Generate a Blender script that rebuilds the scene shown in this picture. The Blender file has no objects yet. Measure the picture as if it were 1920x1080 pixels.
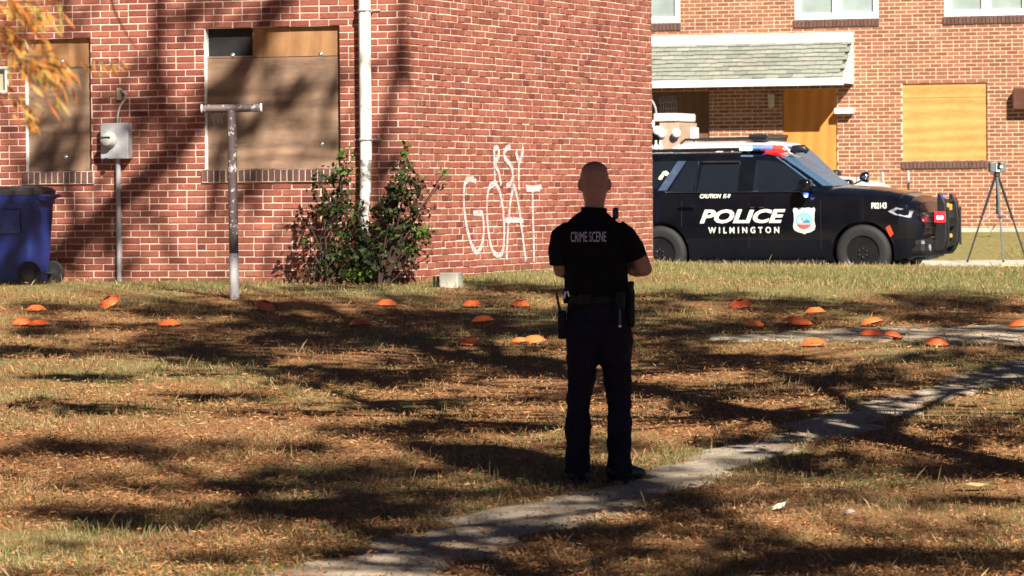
import bpy, bmesh, math, random
import numpy as np
from mathutils import Vector, Matrix
from mathutils.bvhtree import BVHTree

random.seed(7)
rng = np.random.default_rng(11)
R = math.radians
scene = bpy.context.scene
col = scene.collection

# ------------------------------------------------------------------ camera
F = 8000.0                       # focal length in pixels of the 1920 px wide photograph
CAM = Vector((0.0, 0.0, 1.63))
PITCH = math.atan(175.0 / F)
ROLL = R(0.5)
fwd = Vector((0, math.cos(PITCH), -math.sin(PITCH)))
up0 = Vector((0, math.sin(PITCH), math.cos(PITCH)))
rt0 = Vector((1, 0, 0))
rt = rt0 * math.cos(ROLL) - up0 * math.sin(ROLL)
up = up0 * math.cos(ROLL) + rt0 * math.sin(ROLL)
cd = bpy.data.cameras.new("camera")
cam = bpy.data.objects.new("camera", cd)
col.objects.link(cam)
m = Matrix((rt, up, -fwd)).transposed().to_4x4()
m.translation = CAM
cam.matrix_world = m
cd.sensor_width = 36.0
cd.lens = 36.0 * F / 1920.0
cd.clip_start = 0.1
cd.clip_end = 2000.0
cd.dof.use_dof = True
cd.dof.focus_distance = 32.0
cd.dof.aperture_fstop = 9.0
scene.camera = cam

# ------------------------------------------------------------------ sky and sun
SUN_EL, SUN_AZ = R(38.0), R(21.0)      # azimuth measured to the right of straight behind the camera
SUN = Vector((math.sin(SUN_AZ) * math.cos(SUN_EL), -math.cos(SUN_AZ) * math.cos(SUN_EL), math.sin(SUN_EL)))
world = bpy.data.worlds.new("World")
scene.world = world
world.use_nodes = True
nt = world.node_tree
sky = nt.nodes.new("ShaderNodeTexSky")
sky.sky_type = 'NISHITA'
sky.sun_disc = False
sky.sun_elevation = SUN_EL
sky.sun_rotation = math.pi - SUN_AZ
sky.air_density = 0.16
sky.dust_density = 0.05
nt.links.new(sky.outputs[0], nt.nodes["Background"].inputs[0])
nt.nodes["Background"].inputs[1].default_value = 0.05
sd = bpy.data.lights.new("sun", 'SUN')
sd.energy = 5.0
sd.angle = R(0.53)
sd.color = (1.0, 0.93, 0.82)
so = bpy.data.objects.new("sun", sd)
so.rotation_euler = SUN.to_track_quat('Z', 'Y').to_euler()
so.location = (5, -20, 40)
col.objects.link(so)
scene.view_settings.view_transform = 'Standard'
scene.view_settings.look = 'None'
scene.view_settings.exposure = 1.22
scene.view_settings.gamma = 1.0
scene.view_settings.use_curve_mapping = False

# ------------------------------------------------------------------ helpers: rays, frames
def ray(x, y):
    return (fwd + rt * ((x - 960.0) / F) - up * ((y - 540.0) / F)).normalized()

def at_depth(x, y, Y):
    d = ray(x, y)
    return CAM + d * ((Y - CAM.y) / d.y)

def on_plane(x, y, p, n):
    d = ray(x, y)
    return CAM + d * ((Vector(p) - CAM).dot(n) / d.dot(n))

TH = R(19.5)
CT, ST = math.cos(TH), math.sin(TH)
U = Vector((CT, -ST, 0))
V = Vector((ST, CT, 0))

def sstep(a, b, x):
    t = np.clip((x - a) / (b - a), 0, 1)
    return t * t * (3 - 2 * t)

def gz(X, Y):
    """height of the lawn"""
    X = np.asarray(X, float); Y = np.asarray(Y, float)
    v = ST * X + CT * Y
    a = 0.044 * (Y - 23.9)
    a = np.where(a > -3, np.log1p(np.exp(np.clip((a + 0.34) * 14, -40, 40))) / 14 - 0.34, -0.34)
    hi = 0.83 - 0.018 * np.clip(X - 1, -12, 8)
    hi = np.where(X < 1, 0.83 + 0.006 * np.clip(X - 1, -12, 0), hi)
    a = hi - np.log1p(np.exp(np.clip((hi - a) * 14, -40, 40))) / 14
    a = a + 0.016 * np.sin(X * 1.3 + 0.7) * np.sin(Y * 0.9) + 0.01 * np.sin(X * 3.1 + Y * 2.3)
    t = sstep(48.0, 55.0, v)
    z = a * (1 - t) + 0.20 * t
    far = 0.39 + 0.52 * sstep(68.0, 72.2, v)
    return np.where(v > 66.2, far, z)

def gzf(x, y):
    return float(gz(x, y))

def on_ground_many(xs, ys):
    """where the lines of sight meet the lawn in front of the street (arrays)"""
    xs = np.asarray(xs, float); ys = np.asarray(ys, float)
    D = np.array(fwd)[None] + np.array(rt)[None] * ((xs - 960.0) / F)[:, None] - np.array(up)[None] * ((ys - 540.0) / F)[:, None]
    lo = np.full(len(xs), 9.0); hi = np.full(len(xs), 47.6)
    for _ in range(26):
        c = (lo + hi) / 2
        P = D * c[:, None]
        below = P[:, 2] + CAM.z < gz(P[:, 0], P[:, 1])
        hi = np.where(below, c, hi); lo = np.where(below, lo, c)
    return D * hi[:, None] + np.array(CAM)[None]

def on_ground(x, y):
    return Vector(on_ground_many([x], [y])[0])

# ------------------------------------------------------------------ helpers: objects
def tag(o, label=None, cat=None, group=None, kind=None):
    if label: o["label"] = label
    if cat: o["category"] = cat
    if group: o["group"] = group
    if kind: o["kind"] = kind
    return o

def empty(name, loc, rz=0.0):
    o = bpy.data.objects.new(name, None)
    o.empty_display_size = 0.2
    o.location = loc
    o.rotation_euler = (0, 0, rz)
    col.objects.link(o)
    return o

def link_mesh(name, me, mat, parent=None, smooth=False):
    o = bpy.data.objects.new(name, me)
    if mat is not None and not me.materials:
        me.materials.append(mat)
    if smooth:
        me.polygons.foreach_set("use_smooth", [True] * len(me.polygons))
    col.objects.link(o)
    if parent is not None:
        o.parent = parent
    return o

class MB:
    """collects vertices and faces of one mesh"""
    def __init__(s):
        s.v = []; s.f = []
    def add(s, vs, fs):
        b = len(s.v)
        s.v.extend([tuple(p) for p in vs])
        s.f.extend([tuple(i + b for i in f) for f in fs])
        return s
    def box(s, x0, x1, y0, y1, z0, z1, bev=0.0):
        if bev <= 0:
            vs = [(x, y, z) for z in (z0, z1) for y in (y0, y1) for x in (x0, x1)]
            return s.add(vs, [(0, 2, 3, 1), (4, 5, 7, 6), (0, 1, 5, 4), (2, 6, 7, 3), (0, 4, 6, 2), (1, 3, 7, 5)])
        bm = bmesh.new()
        bmesh.ops.create_cube(bm, size=1)
        for q in bm.verts:
            q.co = ((x0 + x1) / 2 + q.co.x * (x1 - x0), (y0 + y1) / 2 + q.co.y * (y1 - y0), (z0 + z1) / 2 + q.co.z * (z1 - z0))
        bmesh.ops.bevel(bm, geom=list(bm.edges), offset=bev, segments=2, affect='EDGES', profile=0.5)
        bm.verts.index_update()
        s.add([q.co[:] for q in bm.verts], [[q.index for q in f.verts] for f in bm.faces])
        bm.free()
        return s
    def tube(s, pts, rad, n=10, cap=True, ry=None, ref=(0, 0, 1)):
        """tube along a polyline; rad may be a list; ry: second radius for oval sections"""
        pts = [Vector(p) for p in pts]
        k = len(pts)
        if not hasattr(rad, '__len__'): rad = [rad] * k
        if ry is None: ry = rad
        elif not hasattr(ry, '__len__'): ry = [ry] * k
        b = len(s.v)
        prev = None
        for i, p in enumerate(pts):
            t = (pts[min(i + 1, k - 1)] - pts[max(i - 1, 0)]).normalized()
            if prev is None:
                a = Vector(ref)
                if abs(t.dot(a)) > 0.9: a = Vector((1, 0, 0)) if abs(t.x) < 0.9 else Vector((0, 1, 0))
                e1 = (a - t * a.dot(t)).normalized()
            else:
                e1 = (prev - t * prev.dot(t)).normalized()
            prev = e1
            e2 = t.cross(e1)
            for j in range(n):
                an = 2 * math.pi * j / n
                s.v.append(tuple(p + e1 * (math.cos(an) * rad[i]) + e2 * (math.sin(an) * ry[i])))
        for i in range(k - 1):
            for j in range(n):
                j2 = (j + 1) % n
                s.f.append((b + i * n + j, b + i * n + j2, b + (i + 1) * n + j2, b + (i + 1) * n + j))
        if cap:
            s.f.append(tuple(b + j for j in range(n))[::-1])
            s.f.append(tuple(b + (k - 1) * n + j for j in range(n)))
        return s
    def lathe(s, prof, origin=(0, 0, 0), axis='z', n=24, cap=True):
        """prof: list of (radius, height)"""
        b = len(s.v)
        o = Vector(origin)
        for r, h in prof:
            for j in range(n):
                an = 2 * math.pi * j / n
                c, q = r * math.cos(an), r * math.sin(an)
                p = {'z': (c, q, h), 'y': (c, h, q), 'x': (h, c, q)}[axis]
                s.v.append(tuple(o + Vector(p)))
        for i in range(len(prof) - 1):
            for j in range(n):
                j2 = (j + 1) % n
                s.f.append((b + i * n + j, b + i * n + j2, b + (i + 1) * n + j2, b + (i + 1) * n + j))
        if not cap: return s
        s.f.append(tuple(b + j for j in range(n))[::-1])
        s.f.append(tuple(b + (len(prof) - 1) * n + j for j in range(n)))
        return s
    def prism(s, poly, axis, a, bb):
        """extrude a polygon (2-D list) along an axis from a to bb"""
        n = len(poly)
        def pt(q, h):
            return {'x': (h, q[0], q[1]), 'y': (q[0], h, q[1]), 'z': (q[0], q[1], h)}[axis]
        vs = [pt(q, a) for q in poly] + [pt(q, bb) for q in poly]
        fs = [tuple(range(n))[::-1], tuple(range(n, 2 * n))]
        fs += [(i, (i + 1) % n, n + (i + 1) % n, n + i) for i in range(n)]
        return s.add(vs, fs)
    def ball(s, c, r, n=12):
        c = Vector(c)
        if not hasattr(r, '__len__'): r = (r, r, r)
        b = len(s.v)
        m_ = n // 2
        s.v.append((c.x, c.y, c.z - r[2]))
        for i in range(1, m_):
            a = -math.pi / 2 + math.pi * i / m_
            for j in range(n):
                q = 2 * math.pi * j / n
                s.v.append((c.x + r[0] * math.cos(a) * math.cos(q), c.y + r[1] * math.cos(a) * math.sin(q), c.z + r[2] * math.sin(a)))
        s.v.append((c.x, c.y, c.z + r[2]))
        t = len(s.v) - 1
        for j in range(n):
            j2 = (j + 1) % n
            s.f.append((b, b + 1 + j2, b + 1 + j))
            for i in range(m_ - 2):
                s.f.append((b + 1 + i * n + j, b + 1 + i * n + j2, b + 1 + (i + 1) * n + j2, b + 1 + (i + 1) * n + j))
            s.f.append((b + 1 + (m_ - 2) * n + j, b + 1 + (m_ - 2) * n + j2, t))
        return s
    def mesh(s, name, fix=False):
        me = bpy.data.meshes.new(name)
        me.from_pydata(s.v, [], s.f)
        if fix:
            bm = bmesh.new(); bm.from_mesh(me)
            bmesh.ops.recalc_face_normals(bm, faces=bm.faces)
            bm.to_mesh(me); bm.free()
        me.update()
        return me
    def build(s, name, mat, parent=None, smooth=False, fix=True):
        return link_mesh(name, s.mesh(name, fix), mat, parent, smooth)

def smooth_by_angle(o, ang=40):
    me = o.data
    me.polygons.foreach_set("use_smooth", [True] * len(me.polygons))
    bm = bmesh.new(); bm.from_mesh(me)
    for e in bm.edges:
        if len(e.link_faces) == 2 and e.calc_face_angle(0) > R(ang): e.smooth = False
    bm.to_mesh(me); bm.free()

def quad_cloud(name, cen, ax, ay, colr, mat, parent=None):
    """many small leaf-shaped quads as one mesh; cen/ax/ay: (n,3) arrays, colr: (n,3) leaf colours"""
    n = len(cen)
    v = np.stack([cen - ax, cen - ay * 1.0 + ax * 0.15, cen + ax, cen + ay * 1.0 + ax * 0.15], 1).reshape(-1, 3)
    return raw_mesh(name, v, np.arange(4 * n).reshape(n, 4), np.repeat(colr, 4, 0), mat, parent)

def raw_mesh(name, v, f, colr, mat, parent=None):
    me = bpy.data.meshes.new(name)
    n, k = f.shape
    me.vertices.add(len(v)); me.vertices.foreach_set("co", v.astype(np.float32).ravel())
    me.loops.add(n * k); me.loops.foreach_set("vertex_index", f.astype(np.int32).ravel())
    me.polygons.add(n)
    me.polygons.foreach_set("loop_start", np.arange(0, n * k, k, dtype=np.int32))
    me.polygons.foreach_set("loop_total", np.full(n, k, dtype=np.int32))
    if colr is not None:
        ca = me.color_attributes.new("tint", 'FLOAT_COLOR', 'POINT')
        c4 = np.ones((len(v), 4), np.float32); c4[:, :3] = colr
        ca.data.foreach_set("color", c4.ravel())
    me.update(calc_edges=True)
    return link_mesh(name, me, mat, parent)

def text_mesh(body, w, h, shear=0.0, bold=0.0, space=1.0):
    """flat lettering in the xz plane, centred, fitted to w by h"""
    cu = bpy.data.curves.new("lettering", 'FONT')
    cu.body = body; cu.size = 1.0; cu.shear = shear; cu.offset = bold; cu.space_character = space
    cu.resolution_u = 3
    ob = bpy.data.objects.new("lettering", cu); col.objects.link(ob)
    dg = bpy.context.evaluated_depsgraph_get(); dg.update()
    me = bpy.data.meshes.new_from_object(ob.evaluated_get(dg))
    bpy.data.objects.remove(ob)
    bm = bmesh.new(); bm.from_mesh(me)
    bmesh.ops.subdivide_edges(bm, edges=[e for e in bm.edges if e.calc_length() > 0.25], cuts=2)
    bmesh.ops.triangulate(bm, faces=bm.faces)
    xs = [q.co.x for q in bm.verts]; ys = [q.co.y for q in bm.verts]
    x0, x1, y0, y1 = min(xs), max(xs), min(ys), max(ys)
    for q in bm.verts:
        q.co = ((q.co.x - (x0 + x1) / 2) / (x1 - x0) * w, 0, (q.co.y - (y0 + y1) / 2) / (y1 - y0) * h)
    bm.to_mesh(me); bm.free()
    return me

def wrap_y(me, bvh, cx, cz, off, y_from=-4.0):
    """lay a flat xz mesh onto a surface seen along +y"""
    last = 0.0
    for q in me.vertices:
        hit = bvh.ray_cast(Vector((cx + q.co.x, y_from, cz + q.co.z)), Vector((0, 1, 0)))
        if hit[0] is not None: last = hit[0].y
        q.co = (cx + q.co.x, last - off, cz + q.co.z)
    return me

# ------------------------------------------------------------------ materials
def new_mat(name):
    mt = bpy.data.materials.new(name)
    mt.use_nodes = True
    t = mt.node_tree
    return mt, t, t.nodes["Principled BSDF"]

def nd(t, typ, **kw):
    n = t.nodes.new(typ)
    for k, v in kw.items(): setattr(n, k, v)
    return n

def mixc(t, fac, a, b, mode='MIX'):
    n = nd(t, "ShaderNodeMix", data_type='RGBA', blend_type=mode)
    for i, x in ((0, fac), (6, a), (7, b)):
        if hasattr(x, 'is_linked'): t.links.new(x, n.inputs[i])
        else: n.inputs[i].default_value = x if i == 0 else (*x[:3], 1)
    return n.outputs[2]

def noise(t, scale, detail=4, rough=0.55, vec=None, dist=0.0):
    n = nd(t, "ShaderNodeTexNoise")
    n.inputs["Scale"].default_value = scale; n.inputs["Detail"].default_value = detail
    n.inputs["Roughness"].default_value = rough; n.inputs["Distortion"].default_value = dist
    if vec is not None: t.links.new(vec, n.inputs["Vector"])
    return n.outputs["Fac"]

def ramp(t, x, p0, p1, a=0.0, b=1.0):
    n = nd(t, "ShaderNodeMapRange")
    t.links.new(x, n.inputs[0])
    for i, q in zip((1, 2, 3, 4), (p0, p1, a, b)): n.inputs[i].default_value = q
    return n.outputs[0]

def math_n(t, op, a, b=0.0):
    n = nd(t, "ShaderNodeMath", operation=op)
    for i, x in ((0, a), (1, b)):
        if hasattr(x, 'is_linked'): t.links.new(x, n.inputs[i])
        else: n.inputs[i].default_value = x
    return n.outputs[0]

def objvec(t, scale=(1, 1, 1), rot=(0, 0, 0)):
    c = nd(t, "ShaderNodeTexCoord")
    mp = nd(t, "ShaderNodeMapping")
    mp.inputs["Scale"].default_value = scale; mp.inputs["Rotation"].default_value = rot
    t.links.new(c.outputs["Object"], mp.inputs["Vector"])
    return mp.outputs[0]

def bump(t, b, h, strength=0.3, dist=0.01):
    n = nd(t, "ShaderNodeBump")
    n.inputs["Strength"].default_value = strength; n.inputs["Distance"].default_value = dist
    t.links.new(h, n.inputs["Height"])
    t.links.new(n.outputs[0], b.inputs["Normal"])

def pbr(name, c, rough=0.6, metal=0.0, var=0.18, scale=9.0, bmp=0.15, emit=None, estr=0.0, spec=0.5):
    mt, t, b = new_mat(name)
    v = objvec(t)
    f = noise(t, scale, 5, 0.6, v)
    lo = tuple(x * (1 - var) for x in c); hi = tuple(min(1, x * (1 + var)) for x in c)
    t.links.new(mixc(t, ramp(t, f, 0.3, 0.7), lo, hi), b.inputs["Base Color"])
    b.inputs["Roughness"].default_value = rough
    b.inputs["Metallic"].default_value = metal
    b.inputs["Specular IOR Level"].default_value = spec
    if bmp > 0: bump(t, b, noise(t, scale * 6, 4, 0.6, v), bmp, 0.004)
    if emit:
        b.inputs["Emission Color"].default_value = (*emit, 1)
        b.inputs["Emission Strength"].default_value = estr
    return mt

def brick_mat(name, cols, stain=0.25):
    mt, t, b = new_mat(name)
    g = nd(t, "ShaderNodeNewGeometry"); oi = nd(t, "ShaderNodeObjectInfo")
    r = math_n(t, 'FRACT', math_n(t, 'ADD', g.outputs["Random Per Island"], math_n(t, 'MULTIPLY', oi.outputs["Random"], 7.13)))
    cr = nd(t, "ShaderNodeValToRGB")
    cr.color_ramp.interpolation = 'LINEAR'
    els = cr.color_ramp.elements
    while len(els) < len(cols): els.new(0.5)
    for i, c in enumerate(cols):
        els[i].position = i / (len(cols) - 1); els[i].color = (*c, 1)
    t.links.new(r, cr.inputs[0])
    pos = g.outputs["Position"]
    n1 = noise(t, 26, 5, 0.65, pos)
    n2 = noise(t, 0.9, 4, 0.6, pos)
    c1 = mixc(t, ramp(t, n1, 0.25, 0.75, 0.0, 0.5), cr.outputs[0], (cols[0][0] * 0.55, cols[0][1] * 0.5, cols[0][2] * 0.5))
    c2 = mixc(t, ramp(t, n2, 0.5, 0.75, 0.0, stain), c1, (0.09, 0.055, 0.045))
    n3 = noise(t, 3.0, 6, 0.75, pos)
    c3 = mixc(t, ramp(t, n3, 0.58, 0.76, 0.0, 0.5), c2, (0.55, 0.40, 0.32))
    t.links.new(c3, b.inputs["Base Color"])
    b.inputs["Roughness"].default_value = 0.9
    b.inputs["Specular IOR Level"].default_value = 0.2
    bump(t, b, n1, 0.35, 0.006)
    return mt

def mortar_mat(name, c):
    mt, t, b = new_mat(name)
    g = nd(t, "ShaderNodeNewGeometry")
    n1 = noise(t, 30, 5, 0.7, g.outputs["Position"]); n2 = noise(t, 1.3, 4, 0.6, g.outputs["Position"])
    c1 = mixc(t, ramp(t, n1, 0.3, 0.7), tuple(x * 0.8 for x in c), c)
    c2 = mixc(t, ramp(t, n2, 0.5, 0.75, 0, 0.35), c1, (0.25, 0.2, 0.17))
    t.links.new(c2, b.inputs["Base Color"])
    b.inputs["Roughness"].default_value = 0.95
    b.inputs["Specular IOR Level"].default_value = 0.1
    bump(t, b, n1, 0.4, 0.006)
    return mt

def ply_mat(name, c0, c1, c2, horiz=True, weather=0.5):
    """plywood: stretched grain with cathedral figure and weather stains"""
    mt, t, b = new_mat(name)
    v = objvec(t, (1.2, 1.2, 7.0) if horiz else (7.0, 7.0, 1.0))
    w = nd(t, "ShaderNodeTexWave", wave_type='BANDS', bands_direction='Z' if horiz else 'X')
    w.inputs["Scale"].default_value = 0.22; w.inputs["Distortion"].default_value = 16.0
    w.inputs["Detail"].default_value = 3; w.inputs["Detail Scale"].default_value = 0.55
    t.links.new(v, w.inputs["Vector"])
    f = noise(t, 5, 6, 0.65, v)
    big = noise(t, 1.6, 4, 0.6, objvec(t))
    a = mixc(t, ramp(t, w.outputs["Fac"], 0.1, 0.9, 0, 0.75), c0, c1)
    a = mixc(t, ramp(t, f, 0.35, 0.7, 0, 0.4), a, c2)
    a = mixc(t, ramp(t, big, 0.4, 0.75, 0, weather), a, tuple(x * 0.4 for x in c1))
    t.links.new(a, b.inputs["Base Color"])
    b.inputs["Roughness"].default_value = 0.8
    b.inputs["Specular IOR Level"].default_value = 0.25
    bump(t, b, f, 0.2, 0.004)
    return mt

def tint_mat(name, rough=0.75, transl=0.25):
    mt, t, b = new_mat(name)
    a = nd(t, "ShaderNodeAttribute", attribute_name="tint")
    t.links.new(a.outputs["Color"], b.inputs["Base Color"])
    b.inputs["Roughness"].default_value = rough
    b.inputs["Specular IOR Level"].default_value = 0.2
    if transl > 0:
        tr = nd(t, "ShaderNodeBsdfTranslucent"); mx = nd(t, "ShaderNodeMixShader")
        t.links.new(a.outputs["Color"], tr.inputs[0]); mx.inputs[0].default_value = transl
        t.links.new(b.outputs[0], mx.inputs[1]); t.links.new(tr.outputs[0], mx.inputs[2])
        t.links.new(mx.outputs[0], t.nodes["Material Output"].inputs[0])
    return mt

def peel_mat(name, paint, under, thr=0.5, scale=9):
    mt, t, b = new_mat(name)
    v = objvec(t)
    n1 = noise(t, scale, 6, 0.7, v); n2 = noise(t, scale * 3.3, 4, 0.6, v)
    f = ramp(t, math_n(t, 'ADD', math_n(t, 'MULTIPLY', n1, 0.7), math_n(t, 'MULTIPLY', n2, 0.3)), thr - 0.03, thr + 0.03)
    u = mixc(t, n2, tuple(x * 0.6 for x in under), under)
    t.links.new(mixc(t, f, paint, u), b.inputs["Base Color"])
    b.inputs["Roughness"].default_value = 0.6
    bump(t, b, f, 0.4, 0.004)
    return mt

M = {}
M['brick'] = brick_mat("red_brick", [(0.17, 0.050, 0.038), (0.37, 0.120, 0.078), (0.30, 0.092, 0.062), (0.43, 0.150, 0.096), (0.24, 0.070, 0.052), (0.35, 0.120, 0.080), (0.40, 0.155, 0.10)])
M['brick_far'] = brick_mat("orange_brick", [(0.27, 0.11, 0.06), (0.39, 0.17, 0.095), (0.34, 0.135, 0.078), (0.23, 0.09, 0.06), (0.44, 0.195, 0.115)], 0.1)
M['brick_sill'] = brick_mat("dark_sill_brick", [(0.12, 0.07, 0.06), (0.18, 0.10, 0.085), (0.15, 0.085, 0.07)], 0.2)
M['mortar'] = mortar_mat("lime_mortar", (0.78, 0.58, 0.47))
M['mortar_far'] = mortar_mat("cream_mortar", (0.82, 0.69, 0.48))
M['ply_old'] = ply_mat("weathered_plywood", (0.33, 0.21, 0.14), (0.15, 0.09, 0.06), (0.43, 0.29, 0.19), True, 0.75)
M['ply_pale'] = ply_mat("pale_plywood_strip", (0.36, 0.19, 0.085), (0.24, 0.115, 0.05), (0.44, 0.25, 0.12), False, 0.4)
M['ply_new'] = ply_mat("orange_plywood", (0.74, 0.31, 0.095), (0.58, 0.20, 0.05), (0.80, 0.44, 0.17), True, 0.30)
M['ply_door'] = ply_mat("orange_door_plywood", (0.62, 0.25, 0.055), (0.50, 0.17, 0.035), (0.68, 0.32, 0.09), False, 0.12)
M['ply_brown'] = ply_mat("brown_board", (0.16, 0.09, 0.05), (0.12, 0.065, 0.035), (0.2, 0.11, 0.06), False, 0.3)
M['white_trim'] = pbr("white_trim", (0.80, 0.79, 0.76), 0.5, var=0.06)
M['white_dirty'] = pbr("grubby_white_trim", (0.68, 0.66, 0.60), 0.6, var=0.15)
M['dark'] = pbr("flat_black", (0.012, 0.011, 0.011), 0.8, bmp=0)
M['galv'] = pbr("galvanised_steel", (0.40, 0.40, 0.415), 0.5, 0.2, 0.2)
M['bolt'] = pbr("shiny_bolt", (0.75, 0.75, 0.75), 0.25, 0.9, 0.05, bmp=0)
M['glass'] = pbr("pale_window_glass", (0.30, 0.36, 0.33), 0.08, 0.0, 0.25, 1.2, 0)
M['shingle'] = brick_mat("grey_green_shingle", [(0.25, 0.27, 0.225), (0.31, 0.32, 0.26), (0.20, 0.22, 0.19), (0.34, 0.34, 0.285), (0.28, 0.30, 0.25)], 0.45)
M['concrete'] = pbr("pale_concrete", (0.46, 0.42, 0.35), 0.9, var=0.25, scale=4, bmp=0.3, spec=0.2)
M['asphalt'] = pbr("grey_asphalt", (0.06, 0.06, 0.062), 0.9, var=0.3, scale=12, bmp=0.4, spec=0.2)
M['black_plastic'] = pbr("black_plastic", (0.012, 0.012, 0.013), 0.45, bmp=0.05)
M['rubber'] = pbr("tyre_rubber", (0.012, 0.0115, 0.0115), 0.75, var=0.3, scale=30)
M['steel_dark'] = pbr("dark_steel", (0.05, 0.05, 0.055), 0.4, 0.6)
M['chrome'] = pbr("chrome", (0.7, 0.72, 0.75), 0.12, 1.0, 0.05, bmp=0)

# ================================================================== ground, road, path
def ground_mat():
    mt, t, b = new_mat("leaf_strewn_lawn")
    g = nd(t, "ShaderNodeNewGeometry"); pos = g.outputs["Position"]
    a = nd(t, "ShaderNodeAttribute", attribute_name="tint")      # red channel: how grassy the spot is
    sx = nd(t, "ShaderNodeSeparateColor"); t.links.new(a.outputs["Color"], sx.inputs[0])
    n1 = noise(t, 1.1, 5, 0.65, pos); n2 = noise(t, 9, 5, 0.7, pos); n3 = noise(t, 55, 4, 0.7, pos)
    litter = mixc(t, ramp(t, n3, 0.35, 0.65), (0.12, 0.06, 0.03), (0.37, 0.18, 0.078))
    litter = mixc(t, ramp(t, n2, 0.45, 0.7, 0, 0.7), litter, (0.19, 0.13, 0.06))
    grass = mixc(t, ramp(t, n3, 0.35, 0.65), (0.11, 0.095, 0.038), (0.32, 0.255, 0.11))
    grass = mixc(t, ramp(t, n2, 0.42, 0.62, 0, 0.6), grass, (0.10, 0.115, 0.035))
    f = math_n(t, 'ADD', sx.outputs[0], ramp(t, n1, 0.3, 0.7, -0.45, 0.45))
    t.links.new(mixc(t, ramp(t, f, 0.35, 0.65), litter, grass), b.inputs["Base Color"])
    b.inputs["Roughness"].default_value = 0.95
    b.inputs["Specular IOR Level"].default_value = 0.1
    bump(t, b, n2, 0.6, 0.03)
    return mt

def grassy(X, Y):
    v = ST * X + CT * Y
    g = 0.34 + 0.5 * sstep(36.0, 40.0, v)
    g = g + 0.22 * np.sin(X * 0.9 + 1.0) * np.sin(Y * 0.55 + 0.4) + 0.12 * np.sin(X * 2.1 + Y * 1.2)
    g = g - 0.25 * np.exp(-((X + 0.2) ** 2 / 9 + (Y - 27.5) ** 2 / 6))
    return np.clip(g, 0, 1)

def axis_pts(lo, hi, a, b, step):
    mid = np.arange(a, b + 1e-6, step)
    left = a - np.geomspace(0.5, a - lo, 14); right = b + np.geomspace(0.5, hi - b, 14)
    return np.concatenate([left[::-1], mid, right])

gx = axis_pts(-420, 420, -11, 13, 0.25)
gy = axis_pts(-300, 600, 12, 76, 0.25)
GX, GY = np.meshgrid(gx, gy)
GZ = gz(GX, GY)
vv = np.stack([GX, GY, GZ], -1).reshape(-1, 3)
nx, ny = len(gx), len(gy)
ii, jj = np.meshgrid(np.arange(nx - 1), np.arange(ny - 1))
q0 = (jj * nx + ii).ravel()
ff = np.stack([q0, q0 + 1, q0 + nx + 1, q0 + nx], -1)
cc = np.zeros((len(vv), 3)); cc[:, 0] = grassy(GX, GY).ravel()
ground = raw_mesh("ground", vv, ff, cc, ground_mat())
ground.data.polygons.foreach_set("use_smooth", [True] * len(ground.data.polygons))
tag(ground, "leaf-strewn lawn rising to the brick building", None, None, "structure")

def strip_uv(name, v0, v1, z0, z1, mat, label, u0=-160, u1=160, thick=0.0):
    """a band parallel to the street between two distances"""
    mb = MB()
    us = np.linspace(u0, u1, 81)
    for a_, b_ in zip(us[:-1], us[1:]):
        ps = [U * a_ + V * v0, U * b_ + V * v0, U * b_ + V * v1, U * a_ + V * v1]
        zs = [z0, z0, z1, z1]
        vs = [(p.x, p.y, z) for p, z in zip(ps, zs)]
        mb.add(vs, [(0, 1, 2, 3)])
        if thick > 0:
            mb.add([vs[0], vs[1], (vs[1][0], vs[1][1], z0 - thick), (vs[0][0], vs[0][1], z0 - thick)], [(3, 2, 1, 0)])
    o = mb.build(name, mat, fix=False)
    return tag(o, label, None, None, "structure")

ROADZ = 0.335
def roadz(v): return ROADZ + 0.0105 * (v - 59.5)
strip_uv("road", 55.6, 66.0, roadz(55.6), roadz(66.0), M['asphalt'], "grey street running behind the lawn")
strip_uv("near_kerb", 55.2, 55.6, roadz(55.6) + 0.11, roadz(55.6) + 0.11, M['concrete'], "pale kerb on the lawn side of the street", thick=0.3)
strip_uv("kerb", 66.0, 66.25, roadz(66) + 0.07, roadz(66) + 0.075, M['concrete'], "pale kerb on the house side of the street", thick=0.2)
# far pavement: separate concrete slabs
sw = tag(empty("pavement", (0, 0, 0)), "pale concrete pavement slabs in front of the house", None, None, "structure")
slab_me = None
for k in range(-20, 6):
    mb = MB()
    u_a, u_b = k * 1.5 + 0.008, (k + 1) * 1.5 - 0.008
    pts = [U * u_a + V * 66.27, U * u_b + V * 66.27, U * u_b + V * 67.95, U * u_a + V * 67.95]
    zt = [0.478, 0.478, 0.50, 0.50]
    vs = [(p.x, p.y, z + random.uniform(-.004, .004)) for p, z in zip(pts, zt)]
    vs += [(x, y, z - 0.15) for x, y, z in vs]
    mb.add(vs, [(0, 1, 2, 3), (0, 4, 5, 1), (1, 5, 6, 2), (2, 6, 7, 3), (3, 7, 4, 0)])
    mb.build("slab", M['concrete'], sw)

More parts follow.
